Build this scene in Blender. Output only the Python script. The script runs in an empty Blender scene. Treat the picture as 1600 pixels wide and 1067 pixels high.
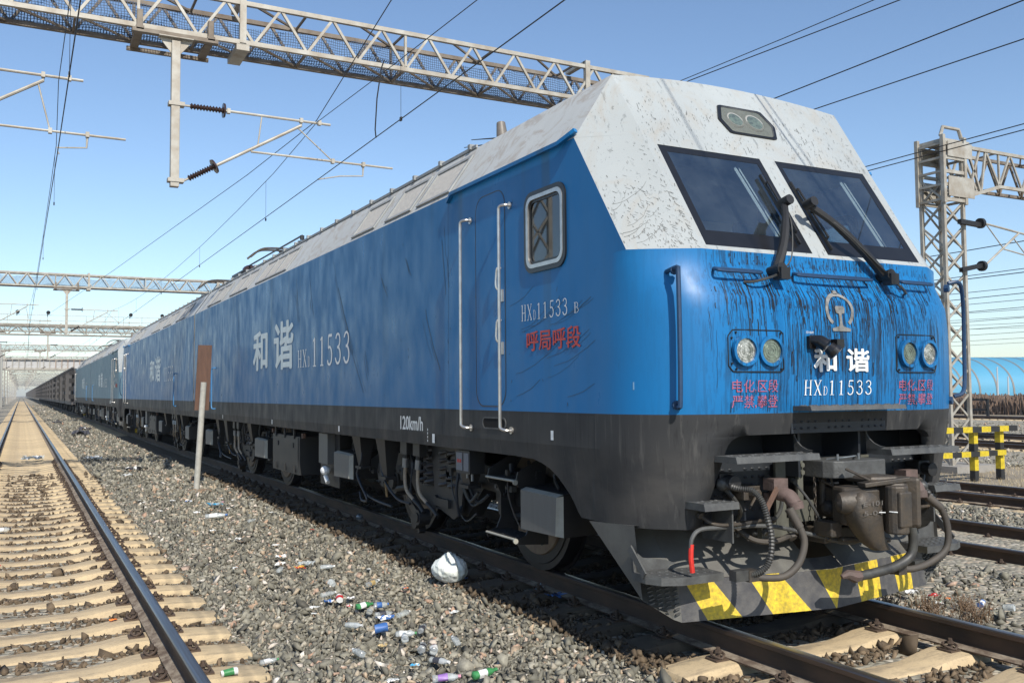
import bpy, bmesh, math, random
import numpy as np
from mathutils import Vector, Matrix, noise
R = math.radians
random.seed(7); rng = np.random.default_rng(7)
SC = bpy.context.scene
COL = SC.collection

# ------------------------------------------------------------------ camera, sky, sun, exposure
cam = bpy.data.cameras.new('camera'); cam_o = bpy.data.objects.new('camera', cam); COL.objects.link(cam_o)
cam.sensor_width = 36.0; cam.lens = 36.0 * 1445.9 / 1600; cam.clip_end = 6000; cam.clip_start = 0.05
_y, _p, _r = R(27.94), R(3.104), R(0.459)
F = Vector((math.sin(_y)*math.cos(_p), math.cos(_y)*math.cos(_p), math.sin(_p)))
r0 = Vector((math.cos(_y), -math.sin(_y), 0)); u0 = r0.cross(F)
rr = math.cos(_r)*r0 - math.sin(_r)*u0; uu = math.sin(_r)*r0 + math.cos(_r)*u0
M = Matrix((rr, uu, -F)).transposed().to_4x4(); M.translation = Vector((-4.977, 0, 1.594))
cam_o.matrix_world = M
SC.camera = cam_o
SUN = Vector((-0.14, -1.12, 1.0)).normalized()
w = bpy.data.worlds.new('World'); SC.world = w; w.use_nodes = True
nt = w.node_tree; nt.nodes.clear()
sky = nt.nodes.new('ShaderNodeTexSky'); sky.sky_type = 'NISHITA'; sky.sun_disc = False
sky.sun_elevation = math.asin(SUN.z); sky.sun_rotation = math.atan2(SUN.x, SUN.y)
sky.air_density = 1.0; sky.dust_density = 0.35; sky.ozone_density = 3.2; sky.altitude = 0
bg = nt.nodes.new('ShaderNodeBackground'); bg.inputs[1].default_value = 0.130
wo = nt.nodes.new('ShaderNodeOutputWorld'); nt.links.new(sky.outputs[0], bg.inputs[0]); nt.links.new(bg.outputs[0], wo.inputs[0])
sl = bpy.data.lights.new('sun', 'SUN'); sl.energy = 4.7; sl.angle = R(0.5); sl.color = (1.0, 0.945, 0.85)
so = bpy.data.objects.new('sun', sl); COL.objects.link(so); so.rotation_euler = SUN.to_track_quat('Z', 'Y').to_euler(); so.location = (-10, -30, 40)
SC.view_settings.view_transform = 'Standard'; SC.view_settings.look = 'None'; SC.view_settings.exposure = 0.32; SC.view_settings.gamma = 1.0

# ------------------------------------------------------------------ materials
def new_mat(name):
    m = bpy.data.materials.new(name); m.use_nodes = True
    n = m.node_tree; b = n.nodes['Principled BSDF']; return m, n, b
def nd(n, t, **k):
    x = n.nodes.new(t)
    for a, v in k.items(): setattr(x, a, v)
    return x
def mixc(n, f, a, b, mode='MIX'):
    x = nd(n, 'ShaderNodeMix', data_type='RGBA', blend_type=mode)
    for s, v in ((0, f), (6, a), (7, b)):
        if hasattr(v, 'is_linked') or hasattr(v, 'links'): n.links.new(v, x.inputs[s])
        else: x.inputs[s].default_value = (v if s == 0 else (*v, 1))
    return x.outputs[2]
def mth(n, op, a, b=None, clamp=False):
    x = nd(n, 'ShaderNodeMath', operation=op, use_clamp=clamp)
    for i, v in enumerate((a, b)):
        if v is None: continue
        if hasattr(v, 'links'): n.links.new(v, x.inputs[i])
        else: x.inputs[i].default_value = v
    return x.outputs[0]
def coords(n, scale=(1, 1, 1), loc=(0, 0, 0)):
    tc = nd(n, 'ShaderNodeTexCoord'); mp = nd(n, 'ShaderNodeMapping'); mp.inputs['Scale'].default_value = scale; mp.inputs['Location'].default_value = loc
    n.links.new(tc.outputs['Object'], mp.inputs['Vector']); return mp.outputs[0], tc
def noi(n, vec, scale=1, detail=4, rough=0.55, dist=0):
    x = nd(n, 'ShaderNodeTexNoise'); x.inputs['Scale'].default_value = scale; x.inputs['Detail'].default_value = detail
    x.inputs['Roughness'].default_value = rough; x.inputs['Distortion'].default_value = dist
    n.links.new(vec, x.inputs['Vector']); return x.outputs['Fac']
def rng_map(n, v, lo, hi, a=0., b=1.):
    x = nd(n, 'ShaderNodeMapRange'); x.inputs[1].default_value = lo; x.inputs[2].default_value = hi; x.inputs[3].default_value = a; x.inputs[4].default_value = b
    n.links.new(v, x.inputs[0]); return x.outputs[0]
def bump(n, b, h, strength=0.3, dist=0.01):
    x = nd(n, 'ShaderNodeBump'); x.inputs['Strength'].default_value = strength; x.inputs['Distance'].default_value = dist
    n.links.new(h, x.inputs['Height']); n.links.new(x.outputs[0], b.inputs['Normal'])
def simple(name, col, rough=0.6, metal=0.0, var=0.25, scale=6, col2=None, bmp=0.0, stretch=(1, 1, 1)):
    m, n, b = new_mat(name)
    v, _ = coords(n, stretch); f = noi(n, v, scale, 6, 0.6)
    f2 = rng_map(n, f, 0.3, 0.7)
    c2 = col2 or tuple(c * (1 - var) for c in col)
    n.links.new(mixc(n, f2, col, c2), b.inputs['Base Color'])
    b.inputs['Roughness'].default_value = rough; b.inputs['Metallic'].default_value = metal
    if bmp: bump(n, b, noi(n, v, scale * 6, 5), bmp, 0.01)
    return m

def paint(name, col, dirt_col, kind, rough=0.38):
    """vehicle paint: object space is the vehicle's own frame (y = distance back from the nose)"""
    m, n, b = new_mat(name)
    tc = nd(n, 'ShaderNodeTexCoord'); sp = nd(n, 'ShaderNodeSeparateXYZ'); n.links.new(tc.outputs['Object'], sp.inputs[0])
    X, Y, Z = sp.outputs
    front = rng_map(n, Y, 0.50, 0.95, 1, 0) if kind != 'white' else rng_map(n, Y, 1.6, 2.2, 1, 0)
    ax = mth(n, 'ABSOLUTE', X)
    def N(scale, sc=1, det=4, rg=0.55, dist=0):
        mp = nd(n, 'ShaderNodeMapping'); mp.inputs['Scale'].default_value = scale; n.links.new(tc.outputs['Object'], mp.inputs[0]); return noi(n, mp.outputs[0], sc, det, rg, dist)
    base = mixc(n, rng_map(n, N((.5, .12, .5), 1.3, 3), .35, .65), col, tuple(c*.86+.006 for c in col))
    # general film of dust with soft vertical streaks
    film = mth(n, 'MULTIPLY', rng_map(n, N((9, 9, .6), 1, 5, .6), .45, .75), mth(n, 'SUBTRACT', .13, mth(n, 'MULTIPLY', front, .07)))
    base = mixc(n, film, base, dirt_col)
    if kind == 'blue':
        base = mixc(n, mth(n, 'MULTIPLY', rng_map(n, Y, 2.4, 4.2), .30), base, (.016, .060, .105))
        a = rng_map(n, N((75, 50, 9), 1, 6, .68, .08), .53, .60)          # fine black runs
        c = rng_map(n, N((42, 30, 1.5), 1, 6, .66), .52, .57)
        blot = rng_map(n, N((3.2, 3, 1.6), 1, 3), .33, .50)
        high = rng_map(n, Z, 1.5, 2.3, .45, 1.0)
        mid = rng_map(n, ax, .85, 1.25, 1, .10)
        f = mth(n, 'MULTIPLY', mth(n, 'MAXIMUM', mth(n, 'MULTIPLY', a, high), mth(n, 'MULTIPLY', c, .70)), mth(n, 'MULTIPLY', mid, blot))
        f = mth(n, 'MULTIPLY', f, front)
        base = mixc(n, mth(n, 'MULTIPLY', f, .93), base, (.013, .013, .016))
        # long thin scuffs and tails of run-off on the flanks
        s = rng_map(n, N((7, 2.2, .9), 1.4, 7, .75, 1.5), .640, .665)
        s = mth(n, 'MULTIPLY', s, rng_map(n, Y, .5, 1.2, .5, .12))
        base = mixc(n, s, base, (.035, .04, .045))
        runs = mth(n, 'MULTIPLY', rng_map(n, N((0.1, 3.1, .10), 1, 3, .6), .60, .70), rng_map(n, Z, 1.5, 3.3, .10, .45))
        base = mixc(n, runs, base, dirt_col)
    elif kind == 'white':
        a = rng_map(n, N((26, 26, 17), 1, 5, .6, .2), .655, .675)         # spatter
        c = rng_map(n, N((60, 40, 22), 1, 4, .6, .3), .63, .66)
        patch = rng_map(n, N((2.2, 2.2, 2), 1, 3), .42, .66)
        f = mth(n, 'MAXIMUM', mth(n, 'MULTIPLY', a, .45), mth(n, 'MULTIPLY', mth(n, 'MULTIPLY', c, patch), .6))
        st = mth(n, 'MULTIPLY', rng_map(n, N((22, 14, 1.6), 1, 6, .65, .4), .60, .68), .40)
        f = mth(n, 'MULTIPLY', mth(n, 'MAXIMUM', f, st), front)
        base = mixc(n, f, base, (.03, .035, .035))
        sm = mth(n, 'MULTIPLY', rng_map(n, N((3, 3, 2), 1, 6, .7, 1.2), .50, .68), .38)
        base = mixc(n, sm, base, (.30, .25, .19))
    elif kind == 'roof':
        sm = mth(n, 'MULTIPLY', rng_map(n, N((2.5, 2.5, 3), 1, 6, .7, 2.5), .50, .60), .40)
        base = mixc(n, sm, base, (.25, .18, .12))
    elif kind == 'grey':
        a = rng_map(n, N((24, 24, 1.3), 1, 6, .65), .55, .68)
        base = mixc(n, mth(n, 'MULTIPLY', a, .6), base, (.085, .083, .08))
        a = rng_map(n, N((33, 33, 1.1), 1, 6, .65), .58, .66)
        base = mixc(n, mth(n, 'MULTIPLY', a, .7), base, (.018, .018, .02))
        base = mixc(n, mth(n, 'MULTIPLY', rng_map(n, Z, 1.35, 1.0, 0, .5), rng_map(n, N((2, 2, 4), 1, 4), .4, .6)), base, (.08, .075, .07))
    n.links.new(base, b.inputs['Base Color'])
    n.links.new(rng_map(n, N((4, 4, 2), 1, 5), .3, .7, rough - .08, rough + .18), b.inputs['Roughness'])
    b.inputs['Specular IOR Level'].default_value = .22
    bump(n, b, N((1.2, 1.2, 1.2), 1, 2), .02, .02)
    return m

MT = {}
MT['blue'] = paint('blue_paint', (.008, .146, .375), (.04, .09, .13), 'blue', .34)
MT['white'] = paint('white_paint', (.34, .365, .37), (.30, .31, .30), 'white', .42)
MT['roofw'] = paint('roof_paint', (.45, .46, .45), (.30, .29, .27), 'roof', .55)
MT['grey'] = paint('grey_paint', (.034, .035, .037), (.06, .06, .06), 'grey', .5)
MT['dark'] = simple('dark_underframe', (.011, .013, .017), .5, 0, .5, 5, (.024, .023, .022))
MT['black'] = simple('black_rubber', (.012, .012, .013), .55, 0, .3, 9)
MT['gloss'] = simple('black_gloss', (.012, .012, .013), .28, 0, .3, 9)
MT['recess'] = simple('recess_steel', (.010, .015, .023), .5, 0, .4, 3, (.02, .022, .026))
MT['steel'] = simple('stainless', (.62, .60, .57), .32, .85, .3, 14)
MT['castbox'] = simple('box_face', (.13, .13, .127), .5, .1, .4, 3, (.11, .11, .105), stretch=(6, 6, .7))
MT['castedge'] = simple('box_edge', (.36, .35, .30), .55, 0, .3, 8)
MT['cast'] = simple('cast_iron', (.035, .034, .033), .55, .2, .5, 9, (.085, .065, .045), .3)
MT['castgrey'] = simple('buffer_grey', (.085, .088, .086), .6, 0, .4, 10, (.045, .045, .045), .3)
MT['rust'] = simple('rusty_iron', (.16, .085, .055), .8, 0, .4, 12, (.07, .05, .04), .5)
MT['rustpaint'] = simple('dull_red_pipe', (.135, .09, .08), .75, 0, .4, 10, (.07, .05, .042), .4)
MT['olive'] = simple('olive_bracket', (.11, .11, .09), .65, 0, .4, 6)
MT['red'] = simple('red_paint', (.62, .03, .02), .5, 0, .4, 14)
MT['redfade'] = simple('faded_red_lettering', (.52, .07, .08), .6, 0, .5, 60, (.15, .12, .24))
MT['letter'] = simple('white_lettering', (.78, .80, .80), .5, 0, .25, 40)
MT['lettergrey'] = simple('grey_lettering', (.66, .74, .75), .5, 0, .2, 6)
MT['emblem'] = simple('emblem_metal', (.26, .26, .25), .55, .1, .6, 22, (.10, .095, .085))
MT['gangway'] = simple('pale_gangway', (.62, .58, .50), .7, 0, .3, 4)
MT['wheelweb'] = simple('wheel_web', (.23, .17, .115), .75, .1, .5, 9, (.12, .085, .06))
MT['tyre'] = simple('wheel_tyre', (.020, .021, .025), .45, .3, .4, 9)
MT['hose'] = simple('brown_hose', (.07, .058, .046), .7, 0, .5, 14, (.05, .045, .04))
MT['hoseblk'] = simple('black_hose', (.022, .022, .023), .5, 0, .4, 14, (.06, .06, .055))
MT['tan'] = simple('braided_hose', (.42, .34, .25), .6, .1, .4, 30)
MT['silver'] = simple('silver_sleeve', (.30, .32, .34), .35, .7, .3, 10)
MT['yellow'] = simple('yellow_paint', (.78, .56, .03), .6, 0, .6, 38, (.34, .25, .04))
MT['plowblk'] = simple('plow_black', (.045, .045, .05), .55, 0, .5, 12, (.10, .095, .09), .2)
MT['plowgry'] = simple('plow_plate', (.12, .118, .105), .6, 0, .5, 4, (.075, .07, .065), .2)
MT['vent'] = simple('roof_filter', (.50, .47, .42), .8, 0, .3, 24, (.36, .34, .31), .3)
MT['ventframe'] = simple('roof_filter_frame', (.30, .31, .31), .6, 0, .3, 6)
MT['dkred'] = simple('red_insulator', (.32, .04, .03), .4, 0, .3, 10)
MT['brownins'] = simple('brown_porcelain', (.045, .026, .022), .3, 0, .3, 10)
MT['gal'] = simple('galvanised_steel', (.42, .41, .37), .6, .25, .35, 3, (.26, .22, .17), .1)
MT['galdirty'] = simple('weathered_steel', (.22, .19, .155), .7, .2, .4, 3, (.11, .08, .055), .2)
MT['wire'] = simple('copper_wire', (.030, .028, .028), .6, .3, .3, 3)
MT['net'] = None
MT['concrete'] = simple('concrete', (.30, .28, .25), .9, 0, .3, 3, None, .3)
MT['brown'] = simple('brown_board', (.105, .052, .032), .7, 0, .35, 8, (.07, .034, .022), stretch=(3, 3, .5))
MT['pole'] = simple('grey_post', (.40, .39, .35), .8, 0, .3, 9, None, .2)
MT['yb_y'] = simple('barrier_yellow', (.62, .47, .02), .6, 0, .4, 12)
MT['yb_k'] = simple('barrier_black', (.02, .02, .02), .6, 0, .4, 12)
MT['wagon'] = simple('wagon_grey', (.055, .053, .055), .7, .1, .45, 1.5, (.085, .078, .074), stretch=(1, 1, .4))
MT['wagondk'] = simple('wagon_dark', (.018, .017, .017), .8, 0, .3, 3)
MT['cabin'] = simple('cab_lining', (.16, .29, .42), .7, 0, .2, 3)
MT['seat'] = simple('seat_fabric', (.05, .08, .12), .8, 0, .3, 8)
MT['hallblue'] = simple('pale_blue_sheet', (.07, .28, .43), .6, 0, .1, .05)
MT['hallrib'] = simple('hall_rib', (.20, .19, .17), .7, 0, .2, 2)
MT['cream'] = simple('white_blind', (.62, .62, .58), .7, 0, .1, 4)

def glass_mat(name, tint, refl=.9, rough=.02, dirt=.12, base_r=0.0, film=(.22, .27, .31), gl=(1, 1, 1)):
    m, n, b = new_mat(name)
    n.nodes.remove(b); out = n.nodes['Material Output']
    t = nd(n, 'ShaderNodeBsdfTransparent'); t.inputs[0].default_value = (*tint, 1)
    g = nd(n, 'ShaderNodeBsdfGlossy'); g.inputs['Roughness'].default_value = rough
    fr = nd(n, 'ShaderNodeLayerWeight'); fr.inputs[0].default_value = .5
    mx = nd(n, 'ShaderNodeMixShader'); n.links.new(mth(n, 'ADD', mth(n, 'MULTIPLY', mth(n, 'ADD', mth(n, 'MULTIPLY', mth(n, 'POWER', fr.outputs[1], 5.0), .95), .05), refl), base_r, True), mx.inputs[0]); n.links.new(t.outputs[0], mx.inputs[1]); n.links.new(g.outputs[0], mx.inputs[2])
    d = nd(n, 'ShaderNodeBsdfDiffuse'); d.inputs[0].default_value = (*film, 1); g.inputs[0].default_value = (*gl, 1)
    v, _ = coords(n, (2, 2, 2)); f = rng_map(n, noi(n, v, 1.5, 6, .7), .35, .8, dirt * .3, dirt * 1.8)
    m2 = nd(n, 'ShaderNodeMixShader'); n.links.new(f, m2.inputs[0]); n.links.new(mx.outputs[0], m2.inputs[1]); n.links.new(d.outputs[0], m2.inputs[2])
    n.links.new(m2.outputs[0], out.inputs[0]); return m
MT['glass'] = glass_mat('windscreen_glass', (.74, .86, .92), .9, .02, .08, .17, gl=(.72, .88, 1))
MT['sideglass'] = glass_mat('side_glass', (.14, .18, .18), 1.6, .02, .16, .03, film=(.13, .15, .15))
def lens_mat(name, c1, c2, metal):
    m, n, b = new_mat(name); v, _ = coords(n); f = rng_map(n, noi(n, v, 28, 4, .7), .4, .6)
    n.links.new(mixc(n, f, c1, c2), b.inputs['Base Color']); b.inputs['Metallic'].default_value = metal; b.inputs['Roughness'].default_value = .18; b.inputs['Coat Weight'].default_value = .8
    return m
MT['lensw'] = lens_mat('lamp_reflector', (.52, .52, .51), (.14, .15, .14), .6)
MT['lensg'] = lens_mat('ribbed_lens', (.15, .19, .15), (.08, .10, .085), .2)
MT['bottle'] = glass_mat('clear_plastic', (.90, .93, .93), .7, .15, .42, film=(.62, .65, .66))
MT['lampglass'] = glass_mat('lamp_cover', (.72, .74, .72), .45, .05, .16, film=(.3, .3, .28))
MT['bagm'] = simple('white_film', (.78, .78, .76), .38, 0, .18, 9, (.60, .66, .60))
_n = MT['bagm'].node_tree; _v, _ = coords(_n, (1, 1, .6)); bump(_n, _n.nodes['Principled BSDF'], mth(_n, 'ABSOLUTE', mth(_n, 'SUBTRACT', noi(_n, _v, 16, 5, .6, 1.6), .5)), .45, .03)
def plain(name, col, rough=.5): 
    if name not in MT: MT[name] = simple(name, col, rough, 0, .25, 30)
    return MT[name]

# net behind the truss: woven mesh, open between the strands
m, n, b = new_mat('safety_net'); v, _ = coords(n, (1, 1, 1))
sp = nd(n, 'ShaderNodeSeparateXYZ'); n.links.new(v, sp.inputs[0])
def grid1(sock): return mth(n, 'LESS_THAN', mth(n, 'FRACT', mth(n, 'MULTIPLY', sock, 20.0)), .22)
wob = mth(n, 'MULTIPLY', noi(n, v, 2.5, 2), .09)
g = mth(n, 'MAXIMUM', grid1(mth(n, 'ADD', sp.outputs[0], wob)), grid1(mth(n, 'ADD', mth(n, 'ADD', sp.outputs[2], sp.outputs[1]), wob)))
tr = nd(n, 'ShaderNodeBsdfTransparent'); mx = nd(n, 'ShaderNodeMixShader'); n.links.new(g, mx.inputs[0]); n.links.new(tr.outputs[0], mx.inputs[1]); n.links.new(b.outputs[0], mx.inputs[2])
b.inputs['Base Color'].default_value = (.03, .055, .10, 1); b.inputs['Roughness'].default_value = .7
n.links.new(mx.outputs[0], n.nodes['Material Output'].inputs[0]); MT['net'] = m

# concrete sleepers: warm, stained towards the rail seats
m, n, b = new_mat('sleeper_concrete'); v, tc = coords(n); 
base = mixc(n, rng_map(n, noi(n, v, 2.2, 6, .65), .35, .65), (.57, .44, .26), (.44, .34, .21))
base = mixc(n, rng_map(n, noi(n, v, 60, 3), .5, .75, 0, .35), base, (.20, .16, .12))
oi = nd(n, 'ShaderNodeObjectInfo'); base = mixc(n, mth(n, 'MULTIPLY', oi.outputs['Random'], .35), base, (.30, .235, .15))
mp2 = nd(n, 'ShaderNodeMapping'); mp2.inputs['Scale'].default_value = (2.2, 9, 9); n.links.new(tc.outputs['Object'], mp2.inputs[0])
base = mixc(n, rng_map(n, noi(n, mp2.outputs[0], 1, 6, .7), .50, .66, 0, .60), base, (.10, .085, .07))
n.links.new(base, b.inputs['Base Color']); b.inputs['Roughness'].default_value = .9; bump(n, b, noi(n, v, 45, 5), .35, .006); MT['sleeper'] = m

m, n, b = new_mat('painted_shade_sleeper'); v, tc = coords(n); oi = nd(n, 'ShaderNodeObjectInfo')  # sleepers beneath the train: its shade is painted in as a darker base colour
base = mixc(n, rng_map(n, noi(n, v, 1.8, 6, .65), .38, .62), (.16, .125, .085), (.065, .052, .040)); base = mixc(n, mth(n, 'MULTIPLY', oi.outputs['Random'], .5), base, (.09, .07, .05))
n.links.new(base, b.inputs['Base Color']); b.inputs['Roughness'].default_value = .85; bump(n, b, noi(n, v, 45, 5), .35, .006); MT['painted_shade'] = m

# rails
m, n, b = new_mat('rail_side'); v, _ = coords(n, (1, .35, 1))
base = mixc(n, rng_map(n, noi(n, v, 5, 6, .65), .35, .65), (.085, .050, .030), (.036, .024, .017)); n.links.new(base, b.inputs['Base Color']); b.inputs['Roughness'].default_value = .8
bump(n, b, noi(n, v, 40, 4), .3, .003); MT['railside'] = m
m, n, b = new_mat('rail_top'); v, _ = coords(n, (40, .4, 1))
base = mixc(n, rng_map(n, noi(n, v, 1, 4), .35, .65), (.22, .22, .23), (.13, .10, .08)); n.links.new(base, b.inputs['Base Color']); b.inputs['Metallic'].default_value = .85; b.inputs['Roughness'].default_value = .32; MT['railtop'] = m
m, n, b = new_mat('rail_foot_dust'); v, _ = coords(n, (1, .6, 1))
base = mixc(n, rng_map(n, noi(n, v, 12, 6, .7), .35, .6), (.30, .25, .19), (.10, .07, .05)); n.links.new(base, b.inputs['Base Color']); b.inputs['Roughness'].default_value = .9; MT['railfoot'] = m

# ballast stones: one tone per stone, stored on the mesh
m, n, b = new_mat('ballast_stone'); at = nd(n, 'ShaderNodeAttribute', attribute_name='tone')
cr = nd(n, 'ShaderNodeValToRGB'); n.links.new(at.outputs['Fac'], cr.inputs[0]); el = cr.color_ramp.elements; cr.color_ramp.interpolation = 'LINEAR'
pts = [(0, (.06, .056, .044)), (.12, (.12, .112, .085)), (.38, (.17, .16, .122)), (.66, (.25, .235, .18)), (.86, (.37, .345, .275)), (.93, (.48, .38, .26)), (.96, (.42, .25, .16)), (1, (.70, .66, .58))]
el[0].position = 0; el[0].color = (*pts[0][1], 1); el[1].position = 1; el[1].color = (*pts[-1][1], 1)
for p, c in pts[1:-1]: e = el.new(p); e.color = (*c, 1)
v, _ = coords(n); base = mixc(n, rng_map(n, noi(n, v, 55, 5, .7), .35, .7, 0, .55), cr.outputs[0], (.12, .11, .095))
bsd = b
n.links.new(base, b.inputs['Base Color']); b.inputs['Roughness'].default_value = .85; bump(n, b, noi(n, v, 90, 4), .4, .004); MT['stone'] = m
m2 = m.copy(); m2.name = 'rust_dusted_stone'; n2 = m2.node_tree; b2 = n2.nodes['Principled BSDF']; src = b2.inputs['Base Color'].links[0].from_socket
mx_ = nd(n2, 'ShaderNodeMix', data_type='RGBA', blend_type='MULTIPLY'); mx_.inputs[0].default_value = 1; n2.links.new(src, mx_.inputs[6]); mx_.inputs[7].default_value = (.62, .47, .36, 1); n2.links.new(mx_.outputs[2], b2.inputs['Base Color']); MT['stone_brown'] = m2

# ground sheet: crushed stone cells near the lines, dry earth further out
m, n, b = new_mat('ballast_ground'); v, tc = coords(n)
vo = nd(n, 'ShaderNodeTexVoronoi'); vo.inputs['Scale'].default_value = 19; n.links.new(v, vo.inputs['Vector'])
bw = nd(n, 'ShaderNodeSeparateColor'); n.links.new(vo.outputs['Color'], bw.inputs[0])
cr = nd(n, 'ShaderNodeValToRGB'); n.links.new(bw.outputs[0], cr.inputs[0]); el = cr.color_ramp.elements
el[0].color = (.13, .12, .095, 1); el[1].color = (.52, .48, .40, 1)
for p, c in [(.35, (.23, .215, .165)), (.7, (.36, .335, .27)), (.9, (.48, .38, .27))]: e = el.new(p); e.color = (*c, 1)
big = mixc(n, rng_map(n, noi(n, v, .9, 5, .6), .35, .65, 0, .35), cr.outputs[0], (.30, .27, .21))
crack = rng_map(n, vo.outputs['Distance'], .30, .75, 0, .30); big = mixc(n, crack, big, (.05, .045, .035))
sp = nd(n, 'ShaderNodeSeparateXYZ'); n.links.new(v, sp.inputs[0])
earth = mixc(n, rng_map(n, noi(n, v, .35, 6, .65), .35, .65), (.30, .25, .18), (.20, .165, .12))
fe = mth(n, 'MAXIMUM', rng_map(n, sp.outputs[0], 60, 64), rng_map(n, sp.outputs[0], -9.5, -11.5))
fe = mth(n, 'MAXIMUM', fe, mth(n, 'MULTIPLY', mth(n, 'MULTIPLY', rng_map(n, sp.outputs[0], 12.4, 13.2), rng_map(n, sp.outputs[0], 20.5, 19.3)), .85))
big = mixc(n, fe, big, earth); n.links.new(big, b.inputs['Base Color']); b.inputs['Roughness'].default_value = .95
bump(n, b, mth(n, 'MULTIPLY', vo.outputs['Distance'], -1.0), .9, .03); MT['ground'] = m

# ------------------------------------------------------------------ mesh helpers
ORG = Vector((0, 0, 0))
class MB:
    def __init__(s): s.v = []; s.f = []; s.m = []
    def poly(s, pts, mi=0):
        b = len(s.v); s.v += [tuple(p) for p in pts]; s.f.append(tuple(range(b, b+len(pts)))); s.m.append(mi)
    def mesh(s, vs, fs, mi=0):
        b = len(s.v); s.v += [tuple(p) for p in vs]
        for f in fs: s.f.append(tuple(b+i for i in f)); s.m.append(mi)
        return s
    def box(s, x0, x1, y0, y1, z0, z1, mi=0):
        vs = [(x, y, z) for x in (x0, x1) for y in (y0, y1) for z in (z0, z1)]
        return s.mesh(vs, [(0, 1, 3, 2), (4, 6, 7, 5), (0, 4, 5, 1), (2, 3, 7, 6), (0, 2, 6, 4), (1, 5, 7, 3)], mi)
    def hexa(s, vs, mi=0):  # bottom 4 ccw, top 4 ccw
        return s.mesh(vs, [(3, 2, 1, 0), (4, 5, 6, 7), (0, 1, 5, 4), (1, 2, 6, 5), (2, 3, 7, 6), (3, 0, 4, 7)], mi)
    def bar(s, p0, p1, a, b=None, mi=0, up=(0, 0, 1)):
        b = b or a; p0 = Vector(p0); p1 = Vector(p1); d = (p1-p0).normalized(); U = Vector(up)
        if abs(d.dot(U)) > .98: U = Vector((1, 0, 0))
        x = d.cross(U).normalized()*a/2; y = x.cross(d).normalized()*b/2
        return s.hexa([p0-x-y, p0+x-y, p0+x+y, p0-x+y, p1-x-y, p1+x-y, p1+x+y, p1-x+y], mi)
    def cyl(s, p0, p1, r0, r1=None, n=12, mi=0, caps=True):
        return s.tube([p0, p1], [r0, r0 if r1 is None else r1], n, mi, caps)
    def tube(s, path, r, n=8, mi=0, caps=True):
        P = [Vector(p) for p in path]; k = len(P); rs = r if isinstance(r, (list, tuple)) else [r]*k
        b = len(s.v); U = None
        for i, p in enumerate(P):
            t = (P[min(i+1, k-1)]-P[max(i-1, 0)]); t = t.normalized() if t.length > 1e-9 else Vector((0, 0, 1))
            if U is None:
                U = Vector((0, 0, 1)) if abs(t.z) < .9 else Vector((1, 0, 0))
            U = (U - t*U.dot(t)).normalized(); V = t.cross(U)
            for j in range(n):
                a = 2*math.pi*j/n; s.v.append(tuple(p + (U*math.cos(a)+V*math.sin(a))*rs[i]))
        for i in range(k-1):
            for j in range(n):
                s.f.append((b+i*n+j, b+i*n+(j+1) % n, b+(i+1)*n+(j+1) % n, b+(i+1)*n+j)); s.m.append(mi)
        if caps:
            s.f.append(tuple(b+j for j in range(n))[::-1]); s.m.append(mi); s.f.append(tuple(b+(k-1)*n+j for j in range(n))); s.m.append(mi)
        return s
    def prism(s, pts, d, mi=0):   # pts: list of 3D points (planar), d: extrusion vector
        d = Vector(d); a = [Vector(p) for p in pts]; k = len(a); b = len(s.v)
        s.v += [tuple(p) for p in a] + [tuple(p+d) for p in a]
        s.f.append(tuple(range(b, b+k))); s.m.append(mi); s.f.append(tuple(range(b+2*k-1, b+k-1, -1))); s.m.append(mi)
        for i in range(k): s.f.append((b+i, b+k+i, b+k+(i+1) % k, b+(i+1) % k)); s.m.append(mi)
        return s
    def ring(s, outer, inner, d, mi=0):
        d = Vector(d); k = len(outer); b = len(s.v); o = [Vector(p) for p in outer]; i_ = [Vector(p) for p in inner]
        s.v += [tuple(p) for p in o]+[tuple(p) for p in i_]+[tuple(p+d) for p in o]+[tuple(p+d) for p in i_]
        for i in range(k):
            j = (i+1) % k
            for q in ((b+i, b+j, b+k+j, b+k+i), (b+2*k+i, b+3*k+i, b+3*k+j, b+2*k+j), (b+i, b+2*k+i, b+2*k+j, b+j), (b+k+i, b+k+j, b+3*k+j, b+3*k+i)):
                s.f.append(q); s.m.append(mi)
        return s
    def sphere(s, c, r, n=10, m_=6, mi=0, sq=(1, 1, 1)):
        c = Vector(c); b = len(s.v)
        for i in range(1, m_):
            th = math.pi*i/m_
            for j in range(n):
                a = 2*math.pi*j/n; s.v.append((c.x+r*sq[0]*math.sin(th)*math.cos(a), c.y+r*sq[1]*math.sin(th)*math.sin(a), c.z+r*sq[2]*math.cos(th)))
        t = len(s.v); s.v += [(c.x, c.y, c.z+r*sq[2]), (c.x, c.y, c.z-r*sq[2])]
        for i in range(m_-2):
            for j in range(n): s.f.append((b+i*n+j, b+(i+1)*n+j, b+(i+1)*n+(j+1) % n, b+i*n+(j+1) % n)); s.m.append(mi)
        for j in range(n):
            s.f.append((t, b+j, b+(j+1) % n)); s.m.append(mi); s.f.append((t+1, b+(m_-2)*n+(j+1) % n, b+(m_-2)*n+j)); s.m.append(mi)
        return s
    def mirror(s):   # a copy reflected in x = 0
        o = MB(); o.v = [(-x, y, z) for x, y, z in s.v]; o.f = [tuple(f[::-1]) for f in s.f]; o.m = list(s.m); return o
    def add(s, o): b = len(s.v); s.v += o.v; s.f += [tuple(b+i for i in f) for f in o.f]; s.m += o.m; return s
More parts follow.
